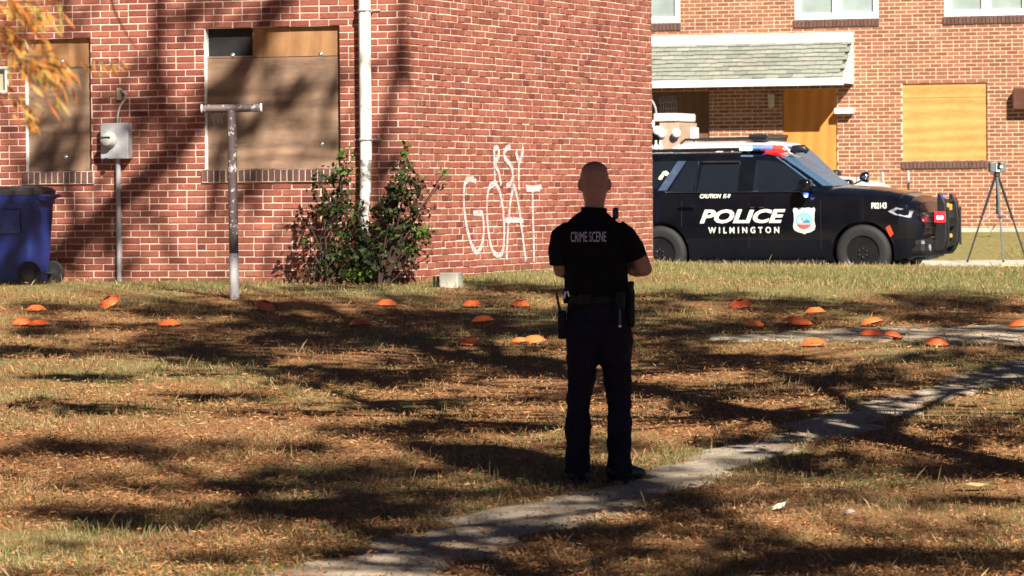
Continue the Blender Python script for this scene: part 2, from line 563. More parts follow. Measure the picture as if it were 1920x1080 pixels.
# worn footpath: edges read off the photo, laid on the lawn
PATHS = [
    ([(520, 1090), (640, 1043), (760, 1012), (860, 975), (1000, 941), (1150, 915), (1215, 888), (1290, 860), (1420, 826), (1540, 789), (1620, 762), (1720, 735), (1800, 702), (1920, 673), (2060, 645), (2300, 600)],
     [(835, 1090), (862, 1056), (960, 1021), (1120, 972), (1250, 930), (1330, 897), (1420, 866), (1500, 838), (1580, 817), (1650, 790), (1700, 770), (1760, 752), (1840, 734), (1920, 716), (2060, 690), (2300, 645)]),
    ([(1330, 634), (1370, 632), (1420, 629), (1480, 625), (1560, 619), (1640, 615), (1720, 613), (1820, 611), (1920, 609), (2100, 606), (2300, 604)],
     [(1330, 636), (1370, 638), (1420, 640), (1480, 640), (1560, 639), (1640, 640), (1720, 642), (1820, 647), (1920, 648), (2100, 648), (2300, 648)]),
]
def catmull(pts, k):
    out = []
    P = [np.array(p, float) for p in pts]
    P = [2 * P[0] - P[1]] + P + [2 * P[-1] - P[-2]]
    for i in range(1, len(P) - 2):
        for t in np.linspace(0, 1, k, endpoint=False):
            a, b, c, d = P[i - 1:i + 3]
            out.append(0.5 * (2 * b + (c - a) * t + (2 * a - 5 * b + 4 * c - d) * t * t + (3 * b - a - 3 * c + d) * t ** 3))
    out.append(P[-2])
    return out

def path_mat():
    mt, t, b = new_mat("worn_concrete_path")
    g = nd(t, "ShaderNodeNewGeometry"); pos = g.outputs["Position"]
    n1 = noise(t, 2.2, 5, 0.65, pos); n2 = noise(t, 14, 5, 0.7, pos); n3 = noise(t, 70, 3, 0.7, pos)
    c = mixc(t, ramp(t, n2, 0.3, 0.7), (0.32, 0.265, 0.20), (0.47, 0.40, 0.31))
    c = mixc(t, ramp(t, n1, 0.48, 0.7, 0, 0.75), c, (0.24, 0.15, 0.085))
    c = mixc(t, ramp(t, n3, 0.6, 0.7, 0, 0.5), c, (0.30, 0.13, 0.05))
    t.links.new(c, b.inputs["Base Color"])
    b.inputs["Roughness"].default_value = 0.95; b.inputs["Specular IOR Level"].default_value = 0.15
    bump(t, b, n3, 0.5, 0.01)
    return mt
PM = path_mat()
path_polys = []
for pi, (le, re) in enumerate(PATHS):
    L_ = catmull(le, 8); R_ = catmull(re, 8)
    mb = MB(); n = 9
    rows = []
    for k, (a, c) in enumerate(zip(L_, R_)):
        pa, pb = on_ground(*a), on_ground(*c)
        w = pb - pa
        wob = .10 * math.sin(k * .55 + pi) + .07 * math.sin(k * 1.37); wob2 = .10 * math.sin(k * .47 + 2) + .07 * math.sin(k * 1.21 + 1)
        pa = pa - w.normalized() * (.08 + wob); pb = pb + w.normalized() * (.08 + wob2); w = pb - pa
        j1, j2 = random.uniform(-.02, .02), random.uniform(-.02, .02)
        row = []
        for q in range(n):
            t = -0.03 + 1.06 * q / (n - 1)
            p = pa + w * (t + (j1 * (1 - t) + j2 * t) / max(w.length, .3))
            h = 0.012 if 0 < q < n - 1 else -0.03
            row.append((p.x, p.y, gzf(p.x, p.y) + h))
        rows.append(row)
    for row in rows: mb.v.extend(row)
    path_polys.append(np.array([r_[1][:2] for r_ in rows] + [r_[-2][:2] for r_ in rows[::-1]]))
    for k in range(len(rows) - 1):
        for q in range(n - 1):
            mb.f.append((k * n + q, k * n + q + 1, (k + 1) * n + q + 1, (k + 1) * n + q))
    o = mb.build("footpath", PM, None, True)
    tag(o, ["pale worn footpath crossing the lawn past the officer's feet", "short pale side path among the orange markers"][pi], None, None, "structure")
def on_path(x, y):
    """1 inside the footpaths, with a ragged edge"""
    x = x + rng.normal(0, .05, len(x)); y = y + rng.normal(0, .12, len(y))
    ins = np.zeros(len(x), bool)
    for poly in path_polys:
        hit = np.zeros(len(x), bool)
        q = np.roll(poly, -1, 0)
        for (x1, y1), (x2, y2) in zip(poly, q):
            if y1 == y2: continue
            c = (y1 > y) != (y2 > y)
            hit ^= c & (x < (x2 - x1) * (y - y1) / (y2 - y1) + x1)
        ins |= hit
    return ins.astype(float)

# ================================================================== brick walls
COURSE, STR, HDR, JT = 0.0677, 0.2085, 0.1043, 0.0130

def brick_rows(length, nrows, openings, start, flem, zbase):
    """intervals of bricks on a wall, measured from its corner; openings: (a, b, r0, r1) in metres / row numbers.
    Gives (row, a, b, whole) with a < b."""
    out = []
    for r in range(nrows):
        u = 0.0
        fl = (r % 7) == flem
        i = 0
        first = True
        while u < length:
            if fl:
                step = HDR if (i + r // 7) % 2 else STR
            else:
                step = STR
                if first and (r + start) % 2: step = HDR
            a, b = u, min(u + step, length)
            u += step; i += 1
            segs = [(a, b - JT if b < length else b)]
            cut = False
            for (oa, ob, r0, r1) in openings:
                if r0 <= r < r1:
                    new = []
                    for (x, y) in segs:
                        if y <= oa or x >= ob: new.append((x, y)); continue
                        cut = True
                        if x < oa - 0.02: new.append((x, oa))
                        if y > ob + 0.02: new.append((ob, y))
                    segs = new
            for (x, y) in segs:
                out.append((r, x, y, (not cut) and b < length, first))
            first = False
    return out

PROUD = 0.007
def brick_piece(w, h):
    """front part of a brick: bottom at y=0 reaching forward to -PROUD-0.03, edges eased"""
    e = 0.0025
    y0, y1 = 0.02, -PROUD
    vs = [(-w / 2, y0, -h / 2), (w / 2, y0, -h / 2), (w / 2, y0, h / 2), (-w / 2, y0, h / 2),
          (-w / 2, y1 + e, -h / 2), (w / 2, y1 + e, -h / 2), (w / 2, y1 + e, h / 2), (-w / 2, y1 + e, h / 2),
          (-w / 2 + e, y1, -h / 2 + e), (w / 2 - e, y1, -h / 2 + e), (w / 2 - e, y1, h / 2 - e), (-w / 2 + e, y1, h / 2 - e)]
    fs = []
    for i in range(4):
        j = (i + 1) % 4
        fs.append((i, j, 4 + j, 4 + i)); fs.append((4 + i, 4 + j, 8 + j, 8 + i))
    fs.append((8, 9, 10, 11))
    return vs, fs

BH = COURSE - JT
def wall_sheet(mb, a0, a1, z0, z1, holes, face):
    """mortar face with rectangular holes; face(a, z, depth) -> point"""
    xs = sorted({a0, a1, *[h[0] for h in holes], *[h[1] for h in holes]})
    zs = sorted({z0, z1, *[h[2] for h in holes], *[h[3] for h in holes]})
    for i in range(len(xs) - 1):
        for j in range(len(zs) - 1):
            cx, cz = (xs[i] + xs[i + 1]) / 2, (zs[j] + zs[j + 1]) / 2
            if any(h[0] < cx < h[1] and h[2] < cz < h[3] for h in holes): continue
            mb.add([face(xs[i], zs[j], 0), face(xs[i + 1], zs[j], 0), face(xs[i + 1], zs[j + 1], 0), face(xs[i], zs[j + 1], 0)], [(0, 1, 2, 3)])
    for (a, b, c, d, *_) in holes:
        dp = 0.16
        q = [(a, c), (b, c), (b, d), (a, d)]
        for k in range(4):
            p, s_ = q[k], q[(k + 1) % 4]
            mb.add([face(p[0], p[1], 0), face(s_[0], s_[1], 0), face(s_[0], s_[1], dp), face(p[0], p[1], dp)], [(0, 1, 2, 3)])

# ------------------------------------------------------------------ near building (corner towards the camera)
C0 = Vector((-1.021, 42.33, 0))
B = empty("brick_building", (C0.x, C0.y, 0.0), -TH)
tag(B, "red brick building with boarded windows, white downspout and GOAT graffiti", "building")
def loc(p, o=C0):
    q = Vector(p) - o
    return (q.dot(U), q.dot(V), q.z)
def front(x, y):      # pixel -> local (x, z) on the front face
    l = loc(on_plane(x, y, C0, V)); return l[0], l[2]
def side(x, y):       # pixel -> local (y, z) on the end face
    l = loc(on_plane(x, y, C0, U)); return l[1], l[2]

ZB = 1.61 - COURSE / 2 - 14 * COURSE - JT / 2        # bottom of course 0; course 14 is a header course
NR = 78
LEN_F, LEN_S = 8.5, 8.0
def row_of(z): return int(round((z - ZB) / COURSE))
def zrow(r): return ZB + r * COURSE
W1a, W1b = front(48, 200)[0], front(171, 200)[0]
W2a, W2b = front(384, 200)[0], front(638, 200)[0]
w1 = (W1a, W1b, row_of(front(110, 326)[1]), row_of(front(110, 71)[1]))
w2 = (W2a, W2b, row_of(front(510, 318)[1]), row_of(front(510, 53)[1]))
W0b = front(14, 150)[0]
w0 = (W0b - 0.35, W0b, row_of(front(5, 172)[1]), row_of(front(5, 126)[1]))
SILLH = 0.115
op_f = []
for (a, b, r0, r1) in (w1, w2):
    op_f.append((a, b, r0, r1))
    op_f.append((a - 0.03, b + 0.03, r0 - 2, r0))      # the sill takes two courses
op_f.append(w0)
mb = MB()
holes = [(a, b, zrow(r0), zrow(r1)) for (a, b, r0, r1) in (w1, w2, w0)]
TOP = zrow(NR)
wall_sheet(mb, -LEN_F, 0, -0.3, TOP, holes, lambda a, z, d: (a, d, z))
wall_sheet(mb, 0, LEN_S, -0.3, TOP, [], lambda a, z, d: (-d, a, z))
mb.add([(-LEN_F, 0, -0.3), (-LEN_F, LEN_S, -0.3), (-LEN_F, LEN_S, TOP), (-LEN_F, 0, TOP)], [(0, 1, 2, 3)])
mb.add([(-LEN_F, LEN_S, -0.3), (0, LEN_S, -0.3), (0, LEN_S, TOP), (-LEN_F, LEN_S, TOP)], [(0, 1, 2, 3)])
wall = mb.build("wall", M['mortar'], B)
rf = MB()
rf.box(-LEN_F - .25, .25, -.25, LEN_S + .25, TOP + 0.002, TOP + 0.2)
roof = rf.build("roof", M['asphalt'], B)

def unit_mesh(name, w, h, mat):
    mb_ = MB(); mb_.add(*brick_piece(w, h)); me = mb_.mesh(name, True); me.materials.append(mat); return me
STR_ME = unit_mesh("stretcher", STR - JT, BH, M['brick'])
HDR_ME = unit_mesh("header", HDR - JT, BH, M['brick'])
rest = MB()
cand = []
for (r, a, b, whole, first) in brick_rows(LEN_F, NR, [(-o[1], -o[0], o[2], o[3]) for o in op_f], 0, 0, ZB):
    xa, xb = -b, -a                                     # the front face runs left from the corner
    zc = zrow(r) + COURSE / 2
    if first:
        continue
    if whole and abs((xb - xa) - (STR - JT)) < 1e-4: kind = STR_ME
    elif whole and abs((xb - xa) - (HDR - JT)) < 1e-4: kind = HDR_ME
    else: kind = None
    if kind is not None and 0.75 < zc < 3.55 and xa > -4.7:
        cand.append((abs(xb), xa, xb, zc, kind))
    else:
        vs, fs = brick_piece(xb - xa, BH)
        j = random.uniform(-.0015, .0015)
        rest.add([((xa + xb) / 2 + x, y + j, zc + z) for x, y, z in vs], fs)
cand.sort(key=lambda q: q[0])
n_sill = 0
# sill bricks stand on edge and lean out a little
def sill_bricks(root_wall, a, b, ztop, mat, pitch=0.0672, h=SILLH, name="brick", y_out=-0.035):
    n = max(1, int(round((b - a) / pitch)))
    p = (b - a) / n
    mb_ = MB(); mb_.box(-p / 2 + .006, p / 2 - .006, y_out, 0.10, -h, 0, 0.003)
    me = mb_.mesh("sill_brick", True); me.materials.append(mat)
    for k in range(n):
        o = link_mesh(name, me, None, root_wall)
        o.location = (a + (k + .5) * p, random.uniform(-.003, .003), ztop + random.uniform(-.003, .003))
    return n
for (a, b, r0, r1) in (w1, w2):
    n_sill += sill_bricks(wall, a - 0.028, b + 0.028, zrow(r0) - 0.004, M['brick_sill'])
    sb = MB(); sb.box(a - 0.028, b + 0.028, -0.028, 0.05, zrow(r0 - 2) + 0.006, zrow(r0) - 0.012)
    sb.build("sill_bed", M['mortar'], wall)
budget = 300 - n_sill
for k, (d, xa, xb, zc, me) in enumerate(cand):
    if k < budget:
        o = link_mesh("brick", me, None, wall)
        o.location = ((xa + xb) / 2 + random.gauss(0, .0015), random.uniform(-.003, .002), zc + random.gauss(0, .0013)); o.rotation_euler = (random.gauss(0, .012), random.gauss(0, .004), random.gauss(0, .004))
    else:
        vs, fs = brick_piece(xb - xa, BH)
        j = random.uniform(-.003, .002); k1 = random.gauss(0, .005); k2 = random.gauss(0, .0013); k3 = random.gauss(0, .0015)
        rest.add([((xa + xb) / 2 + x + k3, y + j, zc + z + k2 + x * k1) for x, y, z in vs], fs)
# end face
for (r, a, b, whole, first) in brick_rows(LEN_S, NR, [], 1, 0, ZB):
    zc = zrow(r) + COURSE / 2
    if first: continue
    vs, fs = brick_piece(b - a, BH)
    j = random.uniform(-.003, .003); k1 = random.gauss(0, .006); k2 = random.gauss(0, .0015); k3 = random.gauss(0, .004)
    rest.add([(-y + j, (a + b) / 2 + x * random.uniform(.96, 1.01) + k3, zc + z + k2 + x * k1) for x, y, z in vs], fs)
# corner bricks, whole blocks bonded into both faces
for r in range(NR):
    fl = (r % 7) == 0
    la = (STR if r // 7 % 2 == 0 else STR) if fl else (HDR if r % 2 else STR)
    lb = STR if fl else (HDR if (r + 1) % 2 else STR)
    zc = zrow(r) + COURSE / 2
    j = random.uniform(-.003, .003)
    rest.box(-la + JT, PROUD + j, -PROUD + random.uniform(-.003, .003), lb - JT, zc - BH / 2, zc + BH / 2, 0.004)
br = rest.build("brick", M['brick'], wall)
tag(br, None, None, None, "stuff")

# boarded windows
def board(root, name, x0, x1, z0, z1, y, mat, th=0.018):
    mb_ = MB(); mb_.box(x0, x1, y, y + th, z0, z1, 0.002)
    return mb_.build(name, mat, root)
def bolts(root, pts, y):
    for (x, z) in pts:
        mb_ = MB(); mb_.lathe([(0.004, 0.012), (0.024, 0.010), (0.026, 0.0), (0.012, -0.006), (0.0, -0.012)], (x, y, z), 'y', 10)
        mb_.build("bolt", M['bolt'], root, True)
def boarded(a, b, r0, r1, zs, label, hole=None, bl=()):
    g = empty("boarded_window", (0, 0, 0)); g.parent = B
    z0, z1 = zrow(r0), zrow(r1)
    board(g, "plywood_board", a + 0.012, b - 0.004, z0 + 0.004, zs - 0.003, 0.045, M['ply_old'])
    x_h = a + 0.014 if hole is None else hole[0]
    board(g, "plywood_board", x_h, b - 0.004, zs + 0.003, z1 - 0.004, 0.047, M['ply_pale'])
    if hole:
        mb_ = MB(); mb_.box(a + 0.012, hole[0] - 0.002, 0.10, 0.13, zs + .003, z1 - .004); mb_.build("gap_shade_panel", M['dark'], g)  # near-black panel: the opening's darkness is put into its colour
        mb_ = MB(); mb_.box(a + 0.012, hole[0] - 0.002, 0.046, 0.06, zs + .003, zs + 0.02); mb_.build("rail", M['ply_old'], g)
    mb_ = MB(); mb_.box(a, a + 0.011, 0.004, 0.12, z0 + .003, z1 - .003); mb_.build("jamb_trim", M['white_trim'], g)
    mb_ = MB(); mb_.box(a + .012, b, 0.085, 0.099, z0, z1); mb_.build("backing", M['dark'], g)
    bolts(g, bl, 0.044)
    g["label"] = label
    return g
z_s2 = front(510, 107)[1]
boarded(*w2, z_s2, "wide boarded window with a dark gap at its top corner", (front(470, 80)[0],),
        [front(598, 101), front(600, 270), front(433, 103)])
boarded(*w1, front(110, 127)[1], "narrow boarded window with orange upper strip", None, [front(113, 115), front(119, 294)])
# louvre box at the far left
g = empty("wall_vent", (0, 0, 0)); g.parent = B
z0, z1 = zrow(w0[2]), zrow(w0[3])
mb = MB(); mb.box(w0[0], w0[1], 0.05, 0.07, z0, z1); mb.build("panel", pbr("khaki_panel", (0.35, 0.34, 0.22), 0.5), g)
for (x0, x1, za, zb_) in ((w0[0], w0[1] - .002, z0 + .002, z0 + .025), (w0[0], w0[1] - .002, z1 - .025, z1 - .002), (w0[1] - .03, w0[1] - .002, z0 + .026, z1 - .026)):
    mb = MB(); mb.box(x0, x1, 0.0, 0.045, za, zb_); mb.build("frame", M['white_dirty'], g)

# downspout
DX = front(691, 200)[0]
M['pipe'] = peel_mat("white_pipe_paint", (0.80, 0.78, 0.72), (0.42, 0.37, 0.33), 0.60, 6)
M['pipe_lower'] = peel_mat("peeling_pipe_paint", (0.74, 0.72, 0.68), (0.30, 0.26, 0.24), 0.52, 9)
ds = empty("downspout", (0, 0, 0)); ds.parent = B
ds["label"] = "white round downspout with peeling foot and black drain boot"
zt = TOP - 0.05
z_a = front(688, 300)[1]; z_b = front(686, 455)[1]
mb = MB(); mb.tube([(DX, -0.085, zt), (DX, -0.085, 2.4), (DX, -0.085, z_a)], 0.060, 20); mb.build("pipe", M['pipe'], ds, False); smooth_by_angle(ds.children[-1])
mb = MB(); mb.tube([(DX, -0.085, z_a + .03), (DX - .005, -0.09, z_a - .3), (DX - .035, -0.10, z_a - .55), (DX - .02, -0.09, z_a - .62), (DX - 0.03, -0.095, z_b)], [0.056, .056, .055, .05, .046], 18)
o = mb.build("pipe", M['pipe_lower'], ds); smooth_by_angle(o)
mb = MB(); mb.tube([(DX - .01, -0.10, z_b + .02), (DX - .01, -0.10, 0.7)], 0.085, 16); o = mb.build("drain_boot", M['black_plastic'], ds); smooth_by_angle(o)
for zz in (front(690, 262)[1], front(690, 20)[1], 4.9):
    mb = MB(); mb.tube([(DX - .14, -.012, zz), (DX - .07, -.016, zz), (DX - .066, -.10, zz), (DX - 0.03, -.149, zz), (DX + .03, -.149, zz), (DX + .066, -.10, zz), (DX + .07, -.016, zz), (DX + .14, -.012, zz)], 0.011, 6)
    mb.build("strap", M['galv'], ds)

# graffiti on the end face: sprayed strokes
def zpt(x, y): return (820 + x / 2.571, 200 + y / 2.571)
strokes = [
    [(182, 362), (165, 350), (143, 352), (128, 372), (123, 430), (126, 500), (136, 570), (150, 635), (168, 682), (185, 702), (203, 684), (215, 640), (219, 580), (214, 518)], [(168, 512), (214, 514)],
    [(268, 372), (250, 384), (238, 420), (234, 500), (240, 590), (252, 668), (270, 706), (292, 716), (310, 695), (317, 630), (316, 550), (308, 470), (294, 405), (276, 374), (262, 374)],
    [(328, 738), (333, 640), (338, 560), (346, 470), (360, 388), (370, 400), (384, 460), (396, 540), (408, 640), (422, 744)], [(322, 548), (366, 546), (410, 550)],
    [(461, 747), (459, 640), (455, 520), (453, 398)], [(420, 388), (455, 392), (496, 388)], [(424, 398), (490, 397)],
    [(272, 384), (270, 300), (268, 198)], [(266, 202), (284, 200), (291, 222), (284, 250), (272, 270), (290, 320), (302, 378)],
    [(346, 196), (328, 200), (315, 222), (320, 250), (340, 272), (354, 300), (357, 340), (345, 372), (325, 384)],
    [(408, 196), (400, 240), (388, 272), (386, 330), (388, 402)], [(372, 215), (380, 250), (390, 272)],
]
def spray_mat():
    mt, t, b = new_mat("white_spray_paint")
    g_ = nd(t, "ShaderNodeNewGeometry")
    n1 = noise(t, 26, 5, 0.7, g_.outputs["Position"])
    b.inputs["Base Color"].default_value = (0.80, 0.76, 0.76, 1)
    b.inputs["Roughness"].default_value = 0.7
    tr = nd(t, "ShaderNodeBsdfTransparent"); mx = nd(t, "ShaderNodeMixShader")
    t.links.new(ramp(t, n1, 0.36, 0.58, 0.14, 0.80), mx.inputs[0])
    t.links.new(tr.outputs[0], mx.inputs[1]); t.links.new(b.outputs[0], mx.inputs[2])
    t.links.new(mx.outputs[0], t.nodes["Material Output"].inputs[0])
    return mt
SM = spray_mat()
gf = empty("graffiti", (0, 0, 0)); gf.parent = wall
gf["label"] = "white sprayed graffiti, tall letters GOAT with a smaller tag above"
gm = MB()
for si, s_ in enumerate(strokes):
    pts = catmull(s_, 4)
    P2 = [Vector(side(*zpt(*p))) for p in pts]
    w = 0.029
    vs = []
    for i, p in enumerate(P2):
        t = (P2[min(i + 1, len(P2) - 1)] - P2[max(i - 1, 0)]).normalized()
        n_ = Vector((-t.y, t.x)) * w * random.uniform(.85, 1.15)
        x = PROUD + 0.004 + si * 0.0004
        vs += [(x, p.x + n_.x, p.y + n_.y), (x, p.x - n_.x, p.y - n_.y)]
    gm.add(vs, [(2 * i, 2 * i + 1, 2 * i + 3, 2 * i + 2) for i in range(len(P2) - 1)])
o = gm.build("paint_stroke", SM, wall, fix=False)
bpy.data.objects.remove(gf)
o.name = "graffiti"
o["label"] = "white sprayed graffiti, tall letters GOAT with a smaller tag above"

# ------------------------------------------------------------------ far building across the street
FB = Vector((6.36, 74.8, 0))
FBo = empty("brick_house", (FB.x, FB.y, 0), -TH)
tag(FBo, "orange brick house with shingled porch roof and plywood over door and window", "house")
def ff_(x, y, dep=0.0):
    l = loc(on_plane(x, y, FB - V * dep, V), FB); return l[0], l[2]
ZF = 0.60
NF = 92
def frow(z): return int(round((z - ZF) / COURSE))
def zf(r): return ZF + r * COURSE
XL, XR = -9.5, 8.5
def opn(x0, x1, y0, y1):
    a = ff_(x0, (y0 + y1) / 2)[0]; b = ff_(x1, (y0 + y1) / 2)[0]
    return (a, b, frow(ff_((x0 + x1) / 2, y1)[1]), frow(ff_((x0 + x1) / 2, y0)[1]))
o_win = opn(1692, 1851, 152, 304)
o_door = opn(1468, 1570, 168, 345)
o_door = (o_door[0], o_door[1], frow(0.95), o_door[3])
o_brown = opn(1238, 1330, 168, 345)
o_brown = (o_brown[0] - 0.3, o_brown[1], frow(0.95), o_brown[3])
up1 = opn(1490, 1647, -130, 36)
up2 = opn(1770, 1927, -138, 27)
up0 = opn(1118, 1275, -122, 42)
op_far = [o_win, o_door, o_brown, up0, up1, up2]
op_f2 = list(op_far)
for q in (o_win, up0, up1, up2): op_f2.append((q[0] - .02, q[1] + .02, q[2] - 2, q[2]))
mb = MB()
wall_sheet(mb, XL, XR, 0.2, zf(NF), [(a, b, zf(r0), zf(r1)) for (a, b, r0, r1) in op_far], lambda a, z, d: (a, d, z))
for x in (XL, XR): mb.add([(x, 0, .2), (x, 8, .2), (x, 8, zf(NF)), (x, 0, zf(NF))], [(0, 1, 2, 3)])
mb.add([(XL, 8, .2), (XR, 8, .2), (XR, 8, zf(NF)), (XL, 8, zf(NF))], [(0, 1, 2, 3)])
fwall = mb.build("wall", M['mortar_far'], FBo)
mb = MB(); mb.box(XL - .3, XR + .3, -.3, 8.3, zf(NF) + .003, zf(NF) + .2); mb.build("roof", M['asphalt'], FBo)
fstr = unit_mesh("far_stretcher", STR - JT, BH, M['brick_far'])
rest = MB(); cand = []
for (r, a, b, whole, first) in brick_rows(XR - XL, NF, [(o_[0] - XL, o_[1] - XL, o_[2], o_[3]) for o_ in op_f2], 0, 3, ZF):
    xa, xb = XL + a, XL + b
    zc = zf(r) + COURSE / 2
    if whole and abs((xb - xa) - (STR - JT)) < 1e-4 and 1.1 < zc < 4.9 and xa > 0.4 and xb < 2.95: cand.append((xa, xb, zc))
    else:
        vs, fs = brick_piece(xb - xa, BH); j = random.uniform(-.002, .002)
        rest.add([((xa + xb) / 2 + x, y + j, zc + z) for x, y, z in vs], fs)
nf_sill = 0
for q in (o_win, up0, up1, up2): nf_sill += sill_bricks(fwall, q[0] - .018, q[1] + .018, zf(q[2]) - .004, M['brick_sill'], 0.07, 0.125)
random.shuffle(cand); cand.sort(key=lambda q: -q[2])
for k, (xa, xb, zc) in enumerate(cand):
    if k < 300 - nf_sill:
        o = link_mesh("brick", fstr, None, fwall); o.location = ((xa + xb) / 2, random.uniform(-.002, .002), zc)
    else:
        vs, fs = brick_piece(xb - xa, BH); rest.add([((xa + xb) / 2 + x, y, zc + z) for x, y, z in vs], fs)
tag(rest.build("brick", M['brick_far'], fwall), None, None, None, "stuff")
mb = MB(); mb.box(XL, XR, -0.03, 0.02, 0.3, 0.985); mb.build("foundation", M['concrete'], FBo)

# boarded ground-floor window, door, brown panel
def fpanel(q, name, mat, label=None, split=None, y=0.03):
    a, b, r0, r1 = q
    g_ = empty(name, (0, 0, 0)); g_.parent = FBo
    z0, z1 = zf(r0), zf(r1)
    if split:
        board(g_, "plywood_board", a + .006, b - .006, z0 + .004, split - .003, y, mat)
        board(g_, "plywood_board", a + .006, b - .006, split + .003, z1 - .004, y + .002, mat)
    else:
        board(g_, "plywood_board", a + .006, b - .006, z0 + .004, z1 - .004, y, mat)
    mb_ = MB(); mb_.box(a, b, .08, .1, z0, z1); mb_.build("backing", M['dark'], g_)
    if label: g_["label"] = label
    return g_
fpanel(o_win, "boarded_window", M['ply_new'], "window covered with bright orange plywood", ff_(1770, 183)[1])
fpanel(o_door, "boarded_door", M['ply_door'], "doorway covered with orange plywood under the porch roof")
fpanel(o_brown, "brown_panel", M['ply_brown'], "dark brown board under the porch roof")
# upper sash windows
for q in (up0, up1, up2):
    a, b, r0, r1 = q; z0, z1 = zf(r0), zf(r1)
    w_ = empty("window", (0, 0, 0)); w_.parent = FBo
    fw = 0.11
    fr = MB()
    fr.box(a, b, -.012, .06, z0 + .001, z0 + fw); fr.box(a, b, -.012, .06, z1 - fw, z1 - .001)
    fr.box(a, a + fw * .85, -.012, .06, z0 + fw, z1 - fw); fr.box(b - fw * .85, b, -.012, .06, z0 + fw, z1 - fw)
    xm = (a + b) / 2
    fr.box(xm - .075, xm + .075, -.010, .06, z0 + fw, z1 - fw)
    zm = (z0 + z1) / 2
    for (x0, x1) in ((a + fw * .85, xm - .075), (xm + .075, b - fw * .85)):
        fr.box(x0, x1, 0.0, .05, zm - .03, zm + .03)
        for (za, zb_) in ((z0 + fw, zm - .03), (zm + .03, z1 - fw)):
            mb = MB(); mb.box(x0, x1, .03, .036, za, zb_); mb.build("pane", M['glass'], w_)
    fr.build("frame", M['white_trim'], w_)

# porch roof
PD = 0.72
cxr = ff_(1601, 120)[0]; cxl = cxr - 6.2
zt_ = ff_(1500, 78)[1]; zb_t = ff_(1560, 146, PD)[1]; zb_b = ff_(1560, 156, PD)[1]
pr = empty("porch_roof", (0, 0, 0)); pr.parent = FBo
pr["label"] = "shingled lean-to porch roof with white fascia"
mb = MB()
mb.prism([(-.012, zt_ - .02), (-PD, zb_t - .02), (-PD, zb_b - .02), (-.012, zb_b - .02)], 'x', cxl, cxr - 0.03)
mb.build("soffit", pbr("brown_soffit", (0.14, 0.095, 0.07), 0.8), pr)
mb = MB(); mb.box(cxl, cxr, -.07, -.0125, zt_ - 0.02, zt_ + 0.15); mb.build("head_flashing", M['white_trim'], pr)
mb = MB(); mb.box(cxl, cxr + .012, -PD - .03, -PD - .002, zb_b - .03, zb_t + .005); mb.build("fascia", M['white_trim'], pr)
# clapboards on the end
nb = 6
for k in range(nb):
    za = zb_b + (zt_ - zb_b) * k / nb; zc_ = zb_b + (zt_ - zb_b) * (k + 1) / nb - .006
    def yat(z): return -PD if z < zb_t else -PD * (zt_ + .01 - z) / max(zt_ + .01 - zb_t, .01)
    y0_, y1_ = yat(za), yat(zc_)
    if k == nb - 1: y1_ = -.03
    mb = MB()
    mb.prism([(-.013, za), (y0_ + .012, za), (y1_ + .012, zc_), (-.013, zc_)], 'x', cxr - .028, cxr)
    mb.build("clapboard", M['white_dirty'], pr)
mb = MB(); xx, zz = ff_(1585, 208); mb.box(xx - .16, xx + .16, -.16, -.008, zz - .05, zz + .05, .006); mb.build("bracket", M['white_trim'], pr)
# shingles: overlapping tabs in rows
slope = Vector((0, -PD, zb_t - zt_)); sl = slope.length; sdv = slope.normalized()
nrm = Vector((0, sdv.z, -sdv.y))
if nrm.z < 0: nrm = -nrm
nrow, tabw = 9, 0.24
rh = sl / nrow
tm = {}
for r in range(nrow):
    off = (r % 2) * tabw / 2
    ncol = int((cxr - cxl) / tabw) + 1
    for c in range(ncol):
        x0 = cxl + c * tabw - off; x1 = min(x0 + tabw - .008, cxr)
        x0 = max(x0, cxl)
        if x1 - x0 < .03: continue
        p = Vector((0, -.01, zt_)) + sdv * (rh * (r + 1) + random.uniform(-.012, .012))
        key = round(x1 - x0, 3)
        if key not in tm:
            s_ = MB(); L_ = rh * 1.35; tk = .012; hw = key / 2
            base = Vector((0, 0, 0))
            v_ = []
            for xx in (-hw, hw):
                for (s0, h0) in ((0, .004), (0, .004 + tk), (-L_, .001), (-L_, .003)):
                    q = sdv * s0 + nrm * (h0 + (.012 if s0 == 0 else 0)); v_.append((xx, q.y, q.z))
            s_.add(v_, [(0, 4, 5, 1), (1, 5, 7, 3), (0, 1, 3, 2), (4, 6, 7, 5), (0, 2, 6, 4)])
            me = s_.mesh("shingle_tab", True); me.materials.append(M['shingle']); tm[key] = me
        o = link_mesh("shingle", tm[key], None, pr)
        o.location = ((x0 + x1) / 2, p.y, p.z)
        o.rotation_euler = (random.uniform(-.025, .01), random.uniform(-.012, .012), 0)
# porch lamp
lx, lz = ff_(1449, 188)
g = empty("porch_lamp", (0, 0, 0)); g.parent = FBo
mb = MB(); mb.box(lx - .035, lx + .035, -.02, -.008, lz - .1, lz + .14); mb.build("back_plate", M['black_plastic'], g)
mb = MB(); mb.lathe([(.02, -.13), (.055, -.12), (.07, .10), (.03, .14)], (lx, -.10, lz), 'z', 10); mb.build("lamp_shade", pbr("cream_lamp_glass", (.5, .45, .3), .4), g)
# brown box at the right
bx_, bz_ = ff_(1912, 186)
mb = MB(); mb.box(bx_ - .08, bx_ + .5, -.2, -.008, bz_ - .18, bz_ + .19, .02)
o = mb.build("wall_box", pbr("brown_metal", (.11, .045, .03), .4), FBo)

